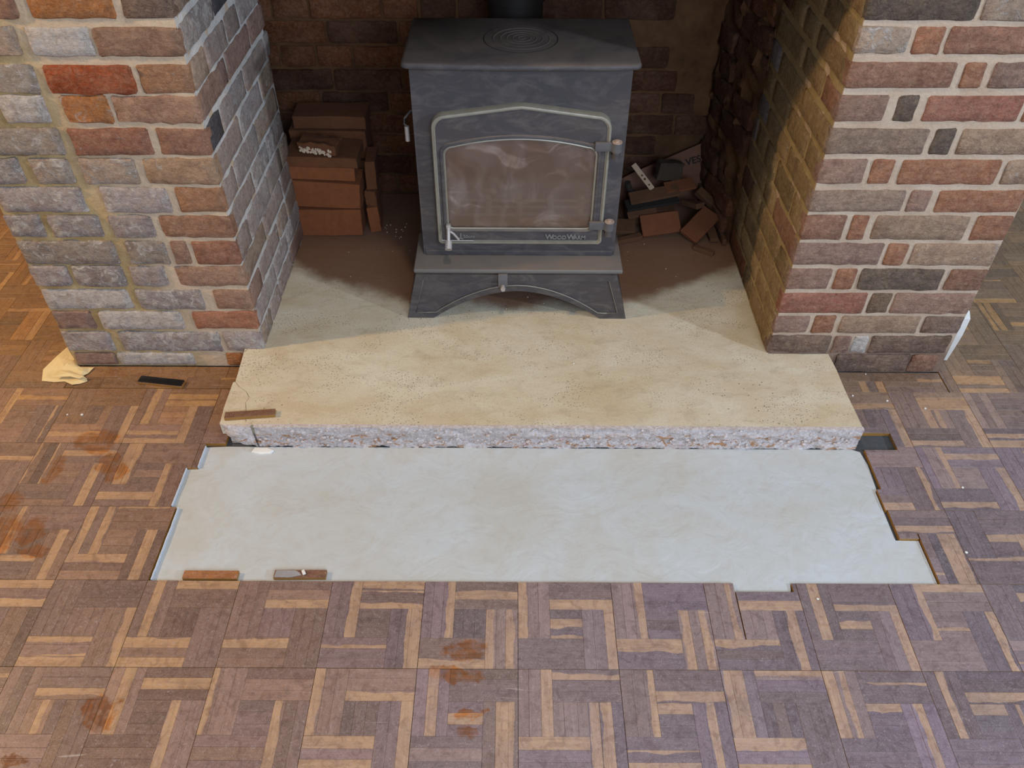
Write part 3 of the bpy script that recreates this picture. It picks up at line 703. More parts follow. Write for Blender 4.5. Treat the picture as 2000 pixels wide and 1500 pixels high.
def broken_face(x0, x1, zt, zb, yt, yb, name, rough, under, label=None, ns=1.0, step=.005):
    bm = bmesh.new(); nx = int((x1 - x0) / step); nz = 12; g = []
    for j in range(nz + 1):
        row = []; t = j / nz
        for i in range(nx + 1):
            x = x0 + (x1 - x0) * i / nx
            z = zt + (zb - zt) * t + N((x * 30, t * 3, 5)) * .003 * (t > .01) * (t < .95)
            y = yt + (yb - yt) * t
            d = N((x * 26 * ns, z * 60, 1)) * rough + N((x * 90, z * 130, 2)) * rough * .6 + N((x * 240, z * 260, 3)) * rough * .35
            if under: d += .0045 * math.exp(-((t - .62 - .12 * N((x * 9, 0, 0))) / .10) ** 2)
            if j == 0: d = max(-.0022, d * .35) ; 
            if i in (0, nx) : d *= .5
            row.append(bm.verts.new((x, y + d, z)))
        g.append(row)
    top = [bm.verts.new((v.co.x, 1.442, zt)) for v in g[0]]; bot = [bm.verts.new((v.co.x, 1.46, zb)) for v in g[-1]]
    g = [top] + g + [bot]
    for j in range(len(g) - 1):
        for i in range(nx): bm.faces.new((g[j][i], g[j][i + 1], g[j + 1][i + 1], g[j + 1][i]))
    bm.faces.new([r[0] for r in g]); bm.faces.new([r[-1] for r in g][::-1])
    o = finish(bm, name, M_brk, hs, (0, 0, 0), True, None, 60)
    if label: o['label'] = label
broken_face(-0.664, 0.905, SL + .0002, -0.007, 1.431, 1.4345, 'broken_edge', .0055, True, 'rough broken front edge with pink and rust-brown rubble')
# rounded broken corner
bm = bmesh.new(); nx = 18; nz = 10; g = []
for j in range(nz + 1):
    row = []; t = j / nz
    for i in range(nx + 1):
        s = i / nx
        zlow = 0.045 - 0.052 * (s ** .8)
        x = -0.7535 + s * .082 - .01 * t * (s - .3) + (.012 * t if s > .8 else 0); z = SL - .0005 + (zlow - SL) * t
        y = 1.432 - .006 * math.sin(t * 3) * math.sin(s * 3) + N((x * 60, z * 80, 4)) * .006 * (t > 0) + .012 * (1 - s) ** 4
        row.append(bm.verts.new((x, y, z)))
    g.append(row)
bk = [bm.verts.new((v.co.x, 1.47, v.co.z)) for v in g[-1]]; tp = [bm.verts.new((v.co.x, 1.45, v.co.z)) for v in g[0]]
g = [tp] + g + [bk]
for j in range(len(g) - 1):
    for i in range(nx): bm.faces.new((g[j][i], g[j][i + 1], g[j + 1][i + 1], g[j + 1][i]))
finish(bm, 'corner_face', M_brk, hs, (0, 0, 0), True, None, 60)
# stone bits standing out of the broken edge
bm = bmesh.new()
for k in range(260):
    x = random.uniform(-.66, .9); z = random.choice([random.uniform(.002, .03), random.uniform(.03, .066)])
    s = random.uniform(.0015, .005)
    r = bmesh.ops.create_icosphere(bm, subdivisions=1, radius=s)
    for v in r['verts']:
        v.co *= random.uniform(.7, 1.25); v.co.x *= 1.3
    bmesh.ops.translate(bm, verts=r['verts'], vec=(x, 1.4315 + random.uniform(-.002, .002), z))
st = finish(bm, 'aggregate', M_brk, hs, (0, 0, 0), False); st['kind'] = 'stuff'
# the dark hole beside the slab
# ------------------------------------------------------------------ stove
M_iron = mat_iron(); M_iron2 = mat_iron('stove_ledge_paint', (104, 102, 100), .5, .5)
M_steel = mat_flat('worn_steel', (186, 178, 172), .5, .45, .2, 120, .1)
M_ring = mat_flat('hotplate_groove', (58, 52, 50), .55, .1, .2, 60)
M_cham = mat_flat('door_edge_worn', (150, 144, 130), .42, .25, .35, 40, .15)
M_rust = mat_flat('rusty_bare_metal', (196, 172, 156), .6, .3, .4, 300)
SX = 0.018; SB = SL
stove = thing('wood_stove', 'dark grey cast iron wood burning stove with glass door standing on the hearth', 'stove', (SX, 2.06, SL))
def part(name, bm, mat=None, smooth=True, parent=None, loc=(0, 0, 0), label=None, sharp=35):
    o = finish(bm, name, mat or M_iron, parent or stove, loc, smooth, None, sharp)
    if label: o['label'] = label
    return o
# body : open front box
BW = 0.273; BY0 = 1.95; BY1 = 2.215; BZ0 = 0.245; BZ1 = 0.797
bm = bmesh.new()
for sx in (-1, 1): add_box(bm, (SX + sx * (BW - .006), (BY0 + BY1) / 2 + .004, (BZ0 + BZ1) / 2), (.012, BY1 - BY0 - .008, BZ1 - BZ0), .003)
add_box(bm, (SX, BY1 - .006, (BZ0 + BZ1) / 2), (2 * BW - .01, .012, BZ1 - BZ0), .002)
add_box(bm, (SX, (BY0 + BY1) / 2, BZ0 + .008), (2 * BW - .01, BY1 - BY0 - .004, .016), .002)
part('body', bm)
bm = bmesh.new()   # front plate with an opening
x0, x1, zo0, zo1 = SX - BW - .0006, SX + BW + .0006, 0.335, 0.61
for c, s in (((SX, BY0 + .012, (BZ0 + zo0) / 2), (x1 - x0, .012, zo0 - BZ0)), ((SX, BY0 + .012, (zo1 + BZ1) / 2), (x1 - x0, .012, BZ1 - zo1))):
    add_box(bm, c, s)
for a, b in ((x0, SX - .19), (SX + .19, x1)): add_box(bm, ((a + b) / 2, BY0 + .012, (zo0 + zo1) / 2), (b - a, .012, zo1 - zo0))
part('front_plate', bm, smooth=False)
# firebox lining, log guard, ashes
M_fire = mat_flat('fire_brick_lining', (176, 150, 122), .9, 0, .4, 40)
bm = bmesh.new(); add_box(bm, (SX, 2.17, .47), (.44, .02, .30), .003)
for sx in (-1, 1): add_box(bm, (SX + sx * .225, 2.07, .47), (.02, .19, .30), .003)
add_box(bm, (SX, 2.07, .325), (.44, .20, .02), .003); add_box(bm, (SX, 2.07, .628), (.46, .20, .012), .003)
part('firebox_lining', bm, M_fire)
bm = bmesh.new()
for z in (.375, .40, .42): add_box(bm, (SX, 1.962, z), (.37, .007, .008), .002)
for k in range(5): 
    xx = SX - .17 + k * .085
    add_box(bm, (xx, 1.959, .40), (.018, .008, .055), .003)
    add_cyl(bm, (xx, 1.955, .43), (xx, 1.965, .43), .009, None, 6)
part('log_guard', bm, mat_flat('ashy_log_guard', (190, 178, 166), .8, .1))
# lid with bowed front and corner radii
def lid_outline(off=0.0):
    L, R, yb, yf = -0.2705 - off, 0.307 + off, 2.237 + off, 1.917 - off
    pts = [(L + .004, yb), (L, yb - .004)]
    r = .018
    for k in range(6):
        a = PI + k / 5 * PI / 2; pts.append((L + r + r * math.cos(a), yf + .006 + r + r * math.sin(a)))
    for k in range(1, 16):
        t = k / 16; x = L + r + (R - L - 2 * r) * t; pts.append((x, yf + .006 - .008 * math.sin(PI * t) ** .8))
    for k in range(6):
        a = -PI / 2 + k / 5 * PI / 2; pts.append((R - r + r * math.cos(a), yf + .006 + r + r * math.sin(a)))
    pts += [(R, yb - .004), (R - .004, yb)]
    return pts
def loft(bm, rings, cap0=True, cap1=True):
    rs = [[bm.verts.new(p) for p in r] for r in rings]; n = len(rs[0])
    for k in range(len(rs) - 1):
        for i in range(n): bm.faces.new((rs[k][i], rs[k][(i + 1) % n], rs[k + 1][(i + 1) % n], rs[k + 1][i]))
    if cap0: bm.faces.new(rs[0])
    if cap1: bm.faces.new(rs[-1][::-1])
bm = bmesh.new()
loft(bm, [[(x, y, z) for x, y in lid_outline(o)] for o, z in ((-.006, .795), (-.001, .796), (0.001, .798), (.0015, .802), (-.0005, .8065), (-.004, .809))])
part('lid', bm, sharp=50)
bm = bmesh.new()
def flat_ring(bm, c, r, w, h, seg=64, sy=1.0):
    rs = []
    for rr, z in ((r - w, 0), (r - w * .5, h), (r + w * .5, h), (r + w, 0)):
        rs.append([bm.verts.new((c[0] + rr * math.cos(2 * PI * k / seg), c[1] + sy * rr * math.sin(2 * PI * k / seg), c[2] + z)) for k in range(seg)])
    for a in range(3):
        for k in range(seg): bm.faces.new((rs[a][k], rs[a][(k + 1) % seg], rs[a + 1][(k + 1) % seg], rs[a + 1][k]))
flat_ring(bm, (0.018, 2.088, .809), .094, .0013, .0006)
o = part('hotplate_rim', bm, M_ring)
for r in (.072, .054, .038, .023, .009):
    bm = bmesh.new(); flat_ring(bm, (0.020, 2.088 + (.094 - r) * .06, .809), r, .0016, .0006, 48); part('hotplate_ring', bm)
# door
def door_outline(x0, x1, z0, zc, zp, r, y, rb=None, n=8, pointed=True):
    """closed outline; zc = height of corners' tops, zp = peak height at middle"""
    rb = r if rb is None else rb
    pts = []
    cx = (x0 + x1) / 2
    for k in range(n + 1):
        a = -PI / 2 - PI / 2 * k / n; pts.append((x0 + rb + rb * math.cos(a), y, z0 + rb + rb * math.sin(a)))
    sl = (zp - zc) / ((x1 - x0) / 2 - r)
    for k in range(n + 1):
        a = PI - (PI / 2) * k / n; pts.append((x0 + r + r * math.cos(a), y, zc - r + r * math.sin(a)))
    for k in range(1, 16):
        t = k / 16; x = x0 + r + (x1 - x0 - 2 * r) * t
        if pointed:
            h = 1 - abs(2 * t - 1); h = h - .0 if h < .94 else .94 + (h - .94) * .4
        else: h = 1 - (2 * t - 1) ** 2
        pts.append((x, y, zc + (zp - zc) * h))
    for k in range(n + 1):
        a = PI / 2 - (PI / 2) * k / n; pts.append((x1 - r + r * math.cos(a), y, zc - r + r * math.sin(a)))
    for k in range(n + 1):
        a = 0 - (PI / 2) * k / n; pts.append((x1 - rb + rb * math.cos(a), y, z0 + rb + rb * math.sin(a)))
    return pts
DX0, DX1, DZ0, DZC, DZP = -0.209, 0.250, 0.298, 0.677, 0.703
def dout(i, y): return door_outline(DX0 + i, DX1 - i, DZ0 + i, DZC - i, DZP - i, .036 - i * .6, y, max(.012 - i * .5, .003))
def gout(i, y): return door_outline(-0.183 - i, 0.220 + i, 0.344 - i, 0.594 + i, 0.616 + i, .026 + i * .7, y, .016 + i * .6, pointed=False)
bm = bmesh.new()
loft(bm, [dout(0, 1.956), dout(0, 1.934), dout(.001, 1.931), dout(.003, 1.930), dout(.0065, 1.930), dout(.008, 1.9345), dout(.011, 1.9355)], False, False)
part('door_rim', bm, M_cham, sharp=45)
bm = bmesh.new()
loft(bm, [dout(.0105, 1.9345), gout(.009, 1.9350), gout(.007, 1.931), gout(.003, 1.9300), gout(0.0, 1.9325), gout(-.0025, 1.936), gout(-.003, 1.944)], False, False)
loft(bm, [dout(.0, 1.947), gout(-.002, 1.947)], False, False)
door = part('door', bm, sharp=40)
bm = bmesh.new(); loft(bm, [gout(-.0005, 1.9338), gout(-.0035, 1.9322), gout(-.006, 1.9345)], False, False)
part('glass_gasket', bm, M_cham, parent=door)
bm = bmesh.new(); g0 = [bm.verts.new(p) for p in gout(-.004, 1.938)]; g1 = [bm.verts.new(p) for p in gout(-.004, 1.942)]
n = len(g0)
for i in range(n): bm.faces.new((g0[i], g0[(i + 1) % n], g1[(i + 1) % n], g1[i]))
bm.faces.new(g0); bm.faces.new(g1[::-1])
part('glass_pane', bm, mat_glass(), smooth=False, parent=door, label='smeared glass pane')
# raised lower panel line and lettering
bm = bmesh.new(); add_box(bm, (.02, 1.9335, .3085), (.42, .002, .0022), .0005); part('panel_bead', bm, M_cham, parent=door)
def text(s, x, z, size, y, parent, mat, name, sx=1.0, ext=.0016, plane='front', rot=None, loc=None):
    cu = bpy.data.curves.new('t', 'FONT'); cu.body = s; cu.size = size; cu.extrude = ext; cu.offset = size * .02; cu.align_x = 'LEFT'
    to = bpy.data.objects.new('t', cu); COL.objects.link(to); bpy.context.view_layer.update()
    me = bpy.data.meshes.new_from_object(to); bpy.data.objects.remove(to)
    me.name = name; me.materials.clear(); me.materials.append(mat)
    me.transform(Matrix.Diagonal((sx, 1, 1, 1)))
    if rot is None: me.transform(Matrix.Rotation(PI / 2, 4, 'X')); l = (x, y, z)
    else: me.transform(rot); l = loc
    return new_obj(name, me, parent, l)
M_let = mat_flat('raised_letters', (134, 130, 128), .5, .3)
text('W', .091, .3145, .0225, 1.9335, door, M_let, 'lettering', 1.0)
text('OOD', .1105, .3145, .0165, 1.9335, door, M_let, 'lettering', 1.0)
text('W', .1515, .3145, .0225, 1.9335, door, M_let, 'lettering', 1.0)
text('ARM', .1705, .3145, .0165, 1.9335, door, M_let, 'lettering', 1.0)
text('20cm', -.140, .318, .0115, 1.9335, door, M_let, 'lettering', 1.3)
bm = bmesh.new(); add_box(bm, (-.146, 1.9325, .325), (.003, .003, .016)); add_box(bm, (-.1455, 1.9325, .316), (.012, .003, .003), rot=Matrix.Rotation(.3, 4, 'Y'))
part('lettering', bm, M_let, parent=door)
# hinges
for z, nm in ((0.598, 'hinge'), (.364, 'hinge')):
    bm = bmesh.new()
    add_box(bm, (.243, 1.926, z), (.066, .010, .024), .002)
    add_cyl(bm, (.266, 1.926, z - .012), (.266, 1.926, z + .012), .0145, None, 20)
    h = part(nm, bm, mat_iron('hinge_paint', (84, 84, 88), .25, .45))
    bm = bmesh.new(); add_cyl(bm, (.266, 1.928, z - .034), (.266, 1.928, z - .011), .010, None, 16); add_box(bm, (.266, 1.942, z - .022), (.02, .02, .02), .003); part('pivot', bm, parent=h)
    bm = bmesh.new(); add_cyl(bm, (.266, 1.926, z + .0115), (.266, 1.926, z + .0135), .0132, None, 20); add_cyl(bm, (.266, 1.926, z + .012), (.266, 1.926, z + .017), .005, None, 12)
    part('pin', bm, M_rust, parent=h)
# door handle at the lower left of the glass
bm = bmesh.new(); add_tube(bm, [(-.179, 1.928, .362), (-.178, 1.917, .352), (-.178, 1.905, .334), (-.178, 1.897, .320)], .0052, 12)
add_box(bm, (-.178, 1.925, .358), (.013, .014, .016), .003)
ha = part('door_handle', bm, M_steel)
bm = bmesh.new(); add_cyl(bm, (-.178, 1.902, .324), (-.178, 1.884, .310), .0098, .0098, 20); part('handle_knob', bm, M_steel, parent=ha)
bm = bmesh.new(); add_tube(bm, [(-.176, 1.925, .344), (-.166, 1.926, .336), (-.158, 1.930, .322), (-.152, 1.932, .312)], .0035, 8); part('latch', bm, M_steel, parent=ha)
bm = bmesh.new(); add_tube(bm, [(-.2, 1.930, .3105), (-.11, 1.9305, .3095)], .0013, 6); part('latch_rod', bm, M_steel, parent=ha)
# left side control lever
bm = bmesh.new(); add_tube(bm, [(-.252, 2.02, .655), (-.268, 2.018, .648), (-.284, 2.012, .632), (-.287, 2.01, .618), (-.281, 2.008, .612)], .0030, 8)
lv = part('side_lever', bm, M_iron)
bm = bmesh.new(); add_cyl(bm, (-.280, 2.007, .612), (-.280, 2.005, .572), .0062, None, 16); part('lever_grip', bm, M_steel, parent=lv, label='bright steel grip')
# ledge
bm = bmesh.new(); add_box(bm, (SX - .002, 1.975, .239), (.592, .19, .013), .004, 3); part('ledge', bm, M_iron2)
bm = bmesh.new(); add_box(bm, (SX - .002, 1.985, .2285), (.565, .165, .009), .002); part('ledge_moulding', bm)
# base: arched front apron with splayed feet
def apron(yf, th, xl0, xr0, xl1, xr1, z0, z1, arch_w, arch_h, inset):
    """outline in xz, top narrower than the bottom, arch cut in the bottom edge"""
    cx = (xl0 + xr0) / 2
    pts = [(xl1 + inset, z1 - inset), (xl0 + inset * 1.3, z0 + inset)]
    aw = arch_w + inset * .9; ah = arch_h + inset
    nseg = 20
    for k in range(nseg + 1):
        t = -1 + 2 * k / nseg
        pts.append((cx + aw * t, z0 + (0 if abs(t) < 1 else 0) + ah * (1 - abs(t) ** 1.9) + (inset if abs(t) == 1 else 0)))
    pts += [(xr0 - inset * 1.3, z0 + inset), (xr1 - inset, z1 - inset)]
    return pts
A0 = apron(0, 0, -.311, .337, -.275, .297, SL, .226, .247, .100, 0.0)
A1 = apron(0, 0, -.311, .337, -.275, .297, SL, .226, .247, .100, .020)
# keep foot pads between apron inset and arch on the inner outline
def tri_front(bm, outer, y):
    vs = [bm.verts.new((x, y, z)) for x, z in outer]
    es = [bm.edges.new((vs[i], vs[(i + 1) % len(vs)])) for i in range(len(vs))]
    return vs
def arched_plate(outline, yf, yb):
    bm = bmesh.new()
    a = [bm.verts.new((x, yf, z)) for x, z in outline]; b = [bm.verts.new((x, yb, z)) for x, z in outline]; n = len(a)
    # strip: top edge left->right matched with the arch
    def cap(v):
        arch = v[2:-2]; TL, BL, BR, TR = v[0], v[1], v[-2], v[-1]
        m = len(arch) // 2
        bm.faces.new((TL, BL, arch[0]))
        for i in range(m): bm.faces.new((TL, arch[i], arch[i + 1]))
        bm.faces.new((TL, arch[m], TR))
        for i in range(m, len(arch) - 1): bm.faces.new((TR, arch[i], arch[i + 1]))
        bm.faces.new((TR, arch[-1], BR))
    cap(a); cap(b)
    for i in range(n): bm.faces.new((a[i], a[(i + 1) % n], b[(i + 1) % n], b[i]))
    return bm
bm = arched_plate(A0, 1.887, 1.899); part('base_apron', bm, smooth=False)
# raised rim round the apron
bm = bmesh.new(); n = len(A0)
for (ya, yb, o0, o1) in ((1.887, 1.8828, A0, A1),):
    r0 = [bm.verts.new((x, ya, z)) for x, z in A0]; r1 = [bm.verts.new((x, yb, z)) for x, z in A0]
    r2 = [bm.verts.new((x, yb, z)) for x, z in A1]; r3 = [bm.verts.new((x, ya, z)) for x, z in A1]
    for q in range(3):
        a, b = (r0, r1, r2, r3)[q], (r0, r1, r2, r3)[q + 1]
        for i in range(n): bm.faces.new((a[i], a[(i + 1) % n], b[(i + 1) % n], b[i]))
part('apron_rim', bm, M_iron, smooth=False)
bm = bmesh.new(); A2 = apron(0, 0, -.311, .337, -.275, .297, SL, .226, .247, .100, .0205)
add_tube(bm, [(x, 1.8830, z) for x, z in A2[2:-2]], .0012, 6)
add_tube(bm, [(x, 1.8830, z) for x, z in (A2[0], A2[1], A2[2])], .0008, 6); add_tube(bm, [(x, 1.8830, z) for x, z in (A2[-3], A2[-2], A2[-1])], .0008, 6); part('arch_bead', bm, M_cham)
# splayed sides and back of the base
for sx, (xb, xt) in ((-1, (-.311, -.275)), (1, (.337, .297))):
    bm = bmesh.new(); th = -.010 * sx
    pts = [(xb, SL), (xb + th, SL), (xt + th, .226), (xt, .226)]
    loft(bm, [[(x, 1.899, z) for x, z in pts], [(x, 2.17, z) for x, z in pts]]); part('base_side', bm, smooth=False)
bm = bmesh.new(); add_box(bm, (SX - .004, 2.165, .15), (.60, .01, .15)); part('base_back', bm)
bm = bmesh.new(); add_box(bm, (-.0275, 1.880, .211), (.027, .012, .042), .002); kb = part('ash_catch', bm, mat_iron('catch_paint', (96, 96, 100), .2, .5))
bm = bmesh.new(); add_cyl(bm, (-.027, 1.876, .193), (-.027, 1.862, .192), .0055, None, 16); add_cyl(bm, (-.027, 1.864, .192), (-.027, 1.858, .192), .0075, .006, 16); part('catch_knob', bm, M_steel, parent=kb)
# flue
bm = bmesh.new(); add_cyl(bm, (0.005, 2.42, .30), (0.005, 2.42, 1.70), .078, None, 40); add_cyl(bm, (0.005, 2.21, .60), (.005, 2.40, .60), .07, None, 32)
add_cyl(bm, (0.005, 2.42, .80), (0.005, 2.42, .85), .084, None, 40)
part('flue_pipe', bm, mat_flat('black_flue', (36, 28, 24), .6, .2))

# ------------------------------------------------------------------ loose parquet slats
def loose(name, label, c, L, W, T, rz, col, top=None, tilt=(0, 0)):
    bm = bmesh.new(); ly = slat_layers(bm)
    vs = add_box(bm, (0, 0, T / 2), (L, W, T), .0008, 1)
    rnd = random.random()
    for v in bm.verts: v[ly[0]] = Vector(lin(col) + (1,)); v[ly[1]] = Vector((0, 0, rnd)); v[ly[2]] = Vector((v.co.x, v.co.y + W / 2, rnd))
    bmesh.ops.recalc_face_normals(bm, faces=bm.faces)
    o = mesh_done(bm, name, M_wood, None, c); o.rotation_euler = (tilt[0], tilt[1], rz); tag(o, label, 'parquet piece'); return o
loose('parquet_offcut', 'loose brown parquet slat lying on the left front corner of the hearth slab', (-0.679, 1.470, SL), .128, .022, .011, math.radians(6), (126, 86, 58))
tar = loose('parquet_offcut', 'upturned parquet slat coated with glossy black bitumen at the foot of the left pillar', (-0.993, 1.667, 0.0005), .132, .026, .008, math.radians(-8), (110, 74, 50))
bm = bmesh.new(); add_box(bm, (0, 0, .0098), (.128, .0235, .0028), .001, 2)
t2 = finish(bm, 'bitumen_coat', mat_flat('black_bitumen', (12, 12, 13), .28, 0, .2, 60, .6), tar, Vector(tar['w'])); t2.location = (0, 0, 0)
p1 = loose('parquet_offcut', 'orange-brown parquet slat lying on the screed at its front left edge', (-0.680, 1.034, -0.0065), .124, .021, .010, 0.0, (164, 104, 56))
p2 = loose('parquet_offcut', 'parquet slat half covered in grey adhesive on the front edge of the screed', (-0.478, 1.037, -0.0065), .118, .021, .010, .01, (130, 88, 62))
bm = bmesh.new()
add_prism(bm, [(-.057, -.009), (-.02, -.0095), (.004, -.004), (-.002, .003), (-.012, .0085), (-.055, .009)], .0098, .0112, .0006)
a = finish(bm, 'grey_adhesive', mat_flat('grey_adhesive', (150, 146, 146), .6), p2, Vector(p2['w'])); a.location = (0, 0, 0)
bm = bmesh.new(); add_box(bm, (.008, .002, .0125), (.007, .013, .003), .001, rot=Matrix.Rotation(.5, 4, 'Z')); a = finish(bm, 'plaster_chip', M_plaster, p2, Vector(p2['w'])); a.location = (0, 0, 0)

# ------------------------------------------------------------------ paper scrap at the left pillar
bm = bmesh.new()
outl = [(-1.336, 1.673), (-1.30, 1.668), (-1.27, 1.671), (-1.243, 1.656), (-1.222, 1.662), (-1.206, 1.672), (-1.212, 1.684), (-1.232, 1.684), (-1.216, 1.705), (-1.208, 1.729), (-1.245, 1.728),
        (-1.258, 1.737), (-1.275, 1.76), (-1.282, 1.80), (-1.288, 1.832), (-1.318, 1.835), (-1.335, 1.78), (-1.352, 1.72)]
cv = (-1.278, 1.71)
rings = []
for s in (1.0, .8, .6, .4, .2):
    rings.append([(cv[0] + (x - cv[0]) * s, cv[1] + (y - cv[1]) * s) for x, y in outl])
def pz(x, y): return .0028 + abs(N((x * 16, y * 16, 3))) * .006 + .008 * math.exp(-((y - 1.73 + (x + 1.28) * .5) / .02) ** 2)
vr = [[bm.verts.new((x, y, pz(x, y) if k else .0022 + abs(N((x * 30, y * 30, 1))) * .006)) for x, y in r] for k, r in enumerate(rings)]
n = len(outl)
for k in range(4):
    for i in range(n): bm.faces.new((vr[k][i], vr[k][(i + 1) % n], vr[k + 1][(i + 1) % n], vr[k + 1][i]))
c = bm.verts.new((cv[0], cv[1], pz(*cv)))
for i in range(n): bm.faces.new((vr[4][i], vr[4][(i + 1) % n], c))
# second folded layer
sec = [(-1.30, 1.676), (-1.25, 1.676), (-1.222, 1.667), (-1.212, 1.677), (-1.24, 1.69), (-1.262, 1.702), (-1.29, 1.703)]
vv = [bm.verts.new((x, y, .015 + abs(N((x * 30, y * 30, 2))) * .006)) for x, y in sec]; c = bm.verts.new((-1.258, 1.687, .021))
for i in range(7): bm.faces.new((vv[i], vv[(i + 1) % 7], c))
# flap standing up against the pillar side
fl = [[(-1.268 - .006 * j / 4 - .004 * math.sin(j), 1.752 + i * .014, .004 + j * .031) for i in range(3)] for j in range(5)]
fv = [[bm.verts.new(p) for p in r] for r in fl]
for j in range(4):
    for i in range(2): bm.faces.new((fv[j][i], fv[j][i + 1], fv[j + 1][i + 1], fv[j + 1][i]))
M_pap = mat_flat('yellowed_paper', (224, 200, 148), .85, 0, .15, 25)
o = finish(bm, 'torn_paper', M_pap, None, (0, 0, 0), False); tag(o, 'crumpled yellowed paper scrap at the outer foot of the left brick pillar', 'paper')
sm = o.modifiers.new('thickness', 'SOLIDIFY'); sm.thickness = .0006

# ------------------------------------------------------------------ brick pile, left of the stove
M_pb = mat_flat('old_red_brick', (146, 84, 46), .92, 0, .35, 50, .8)
M_pb2 = mat_flat('old_red_brick_dark', (116, 70, 40), .92, 0, .4, 50, .8)
def loose_brick(name, label, cat, c, s, rz, mat, rough=.003, tilt=(0, 0), group=None, parent=None, div=4):
    bm = bmesh.new(); bmesh.ops.create_cube(bm, size=1.0)
    for v in bm.verts:
        v.co = Vector((v.co.x * s[0], v.co.y * s[1], v.co.z * s[2])) + Vector([random.uniform(-1, 1) * min(rough, .0045) * .8 for _ in range(3)])
    bmesh.ops.bevel(bm, geom=bm.edges[:], offset=min(.0022, min(s) * .12), segments=1, affect='EDGES')
    longe = [e for e in bm.edges if e.calc_length() > .035]
    bmesh.ops.subdivide_edges(bm, edges=longe, cuts=max(1, div - 1), use_grid_fill=True)
    sd = random.random() * 50
    for v in bm.verts:
        p = v.co.copy()
        v.co = p + Vector((N((p.x * 45, p.y * 45, sd + p.z * 45)), N((p.x * 45 + 9, p.y * 45, sd + p.z * 45)), N((p.x * 45, p.y * 45 + 7, sd + p.z * 45)))) * rough * .8
    o = finish(bm, name, mat, parent, c, True, (tilt[0], tilt[1], rz), 24)
    if cat: tag(o, label, cat, group)
    return o
GP = 'old bricks stacked in the left corner of the fireplace'
pile = [
    ('bottom brick of the front stack left of the stove, standing on edge', (-.605, 2.368, .1215), (.205, .10, .100), .0, M_pb, (0, 0)),
    ('second brick up in the front stack left of the stove, tilted', (-.600, 2.366, .2265), (.215, .10, .095), -.03, M_pb, (0, .035)),
    ('thin brick piece third up in the front stack left of the stove', (-.606, 2.366, .3035), (.205, .10, .042), .02, M_pb, (0, .03)),
    ('top brick of the front stack left of the stove, carrying the plaster lump', (-.60, 2.372, .3455), (.225, .125, .036), -.02, M_pb2, (0, .02)),
    ('lowest brick of the rear stack behind the left pile', (-.60, 2.50, .123), (.25, .10, .104), 0.02, M_pb2, (0, 0)),
    ('middle brick of the rear stack behind the left pile', (-.605, 2.50, .230), (.25, .10, .104), -.02, M_pb2, (0, 0)),
    ('third brick of the rear stack behind the left pile', (-.60, 2.50, .3345), (.25, .10, .10), 0, M_pb2, (0, 0)),
    ('top brick of the rear stack behind the left pile', (-.59, 2.50, .410), (.235, .105, .045), 0, M_pb2, (0, 0)),
    ('small brick end lowest on the right side of the left pile', (-.466, 2.395, .118), (.035, .10, .094), .05, M_pb, (0, -.05)),
    ('small brick end second up on the right side of the left pile', (-.464, 2.39, .196), (.036, .085, .055), -.08, M_pb2, (0, 0)),
    ('upper brick end leaning on the right side of the left pile', (-.462, 2.40, .278), (.034, .10, .10), .04, M_pb2, (0, .04)),
]
for lab, c, s, rz, mt, tl in pile: loose_brick('loose_brick', lab, 'brick', c, s, rz, mt, .0035, tl, GP)
pl = loose_brick('broken_brick', 'broken brick lump with crusted white plaster on top of the brick pile', 'brick', (-.605, 2.352, .386), (.125, .062, .032), -.22, M_pb2, .010, (0.05, 0), None, None, 6)
bm = bmesh.new()
for k in range(60):
    t = random.random(); r = bmesh.ops.create_icosphere(bm, subdivisions=1, radius=random.uniform(.003, .0065))
    for v in r['verts']: v.co *= random.uniform(.8, 1.2)
    bmesh.ops.translate(bm, verts=r['verts'], vec=(-.055 + .105 * t, -.031 + random.uniform(-.004, .002), random.uniform(-.013, .004) - .004 * t))
a = finish(bm, 'plaster_crust', mat_flat('cream_plaster', (222, 196, 168), .9), pl, Vector(pl['w']), False); a.location = (0, 0, 0)

# ------------------------------------------------------------------ rubble pile, right of the stove
def place(name, label, cat, p, s, e, mat, rough=.002, group=None):
    o = loose_brick(name, label, cat, p, s, 0, mat, rough, (0, 0), group, None, 3); o.rotation_euler = e; return o
GR = 'broken tiles and slips heaped right of the stove'
M_til = mat_flat('terracotta_piece', (128, 74, 42), .9, 0, .3, 40)
M_til2 = mat_flat('dusty_tile_piece', (106, 70, 44), .9, 0, .35, 40)
R_ = math.radians
place('broken_tile', 'square terracotta tile piece leaning at the front of the heap right of the stove', 'tile', (.494, 2.345, .108), (.130, .074, .018), (R_(42), R_(-6), R_(6)), M_til, .002, GR)
place('broken_tile', 'long terracotta tile piece lying diagonally at the right front of the heap', 'tile', (.628, 2.340, .108), (.136, .068, .02), (R_(20), R_(-16), R_(46)), M_til, .002, GR)
place('broken_tile', 'small tile piece with a nail hole beside the stove leg', 'tile', (.372, 2.36, .088), (.085, .06, .016), (R_(14), R_(2), R_(-4)), M_til2, .002, GR)
place('broken_tile', 'narrow tile sliver on the hearth just right of the stove', 'tile', (.385, 2.295, .081), (.10, .022, .014), (R_(5), R_(0), R_(22)), M_til2, .002, GR)
place('broken_tile', 'long slate slip topmost on the heap right of the stove', 'tile', (.478, 2.43, .172), (.17, .05, .008), (R_(18), R_(-9), R_(7)), M_til2, .002, GR)
place('broken_tile', 'upper thin slip at the back of the heap nearest the sack', 'tile', (.565, 2.455, .190), (.10, .05, .008), (R_(15), R_(-8), R_(9)), M_til, .002, GR)
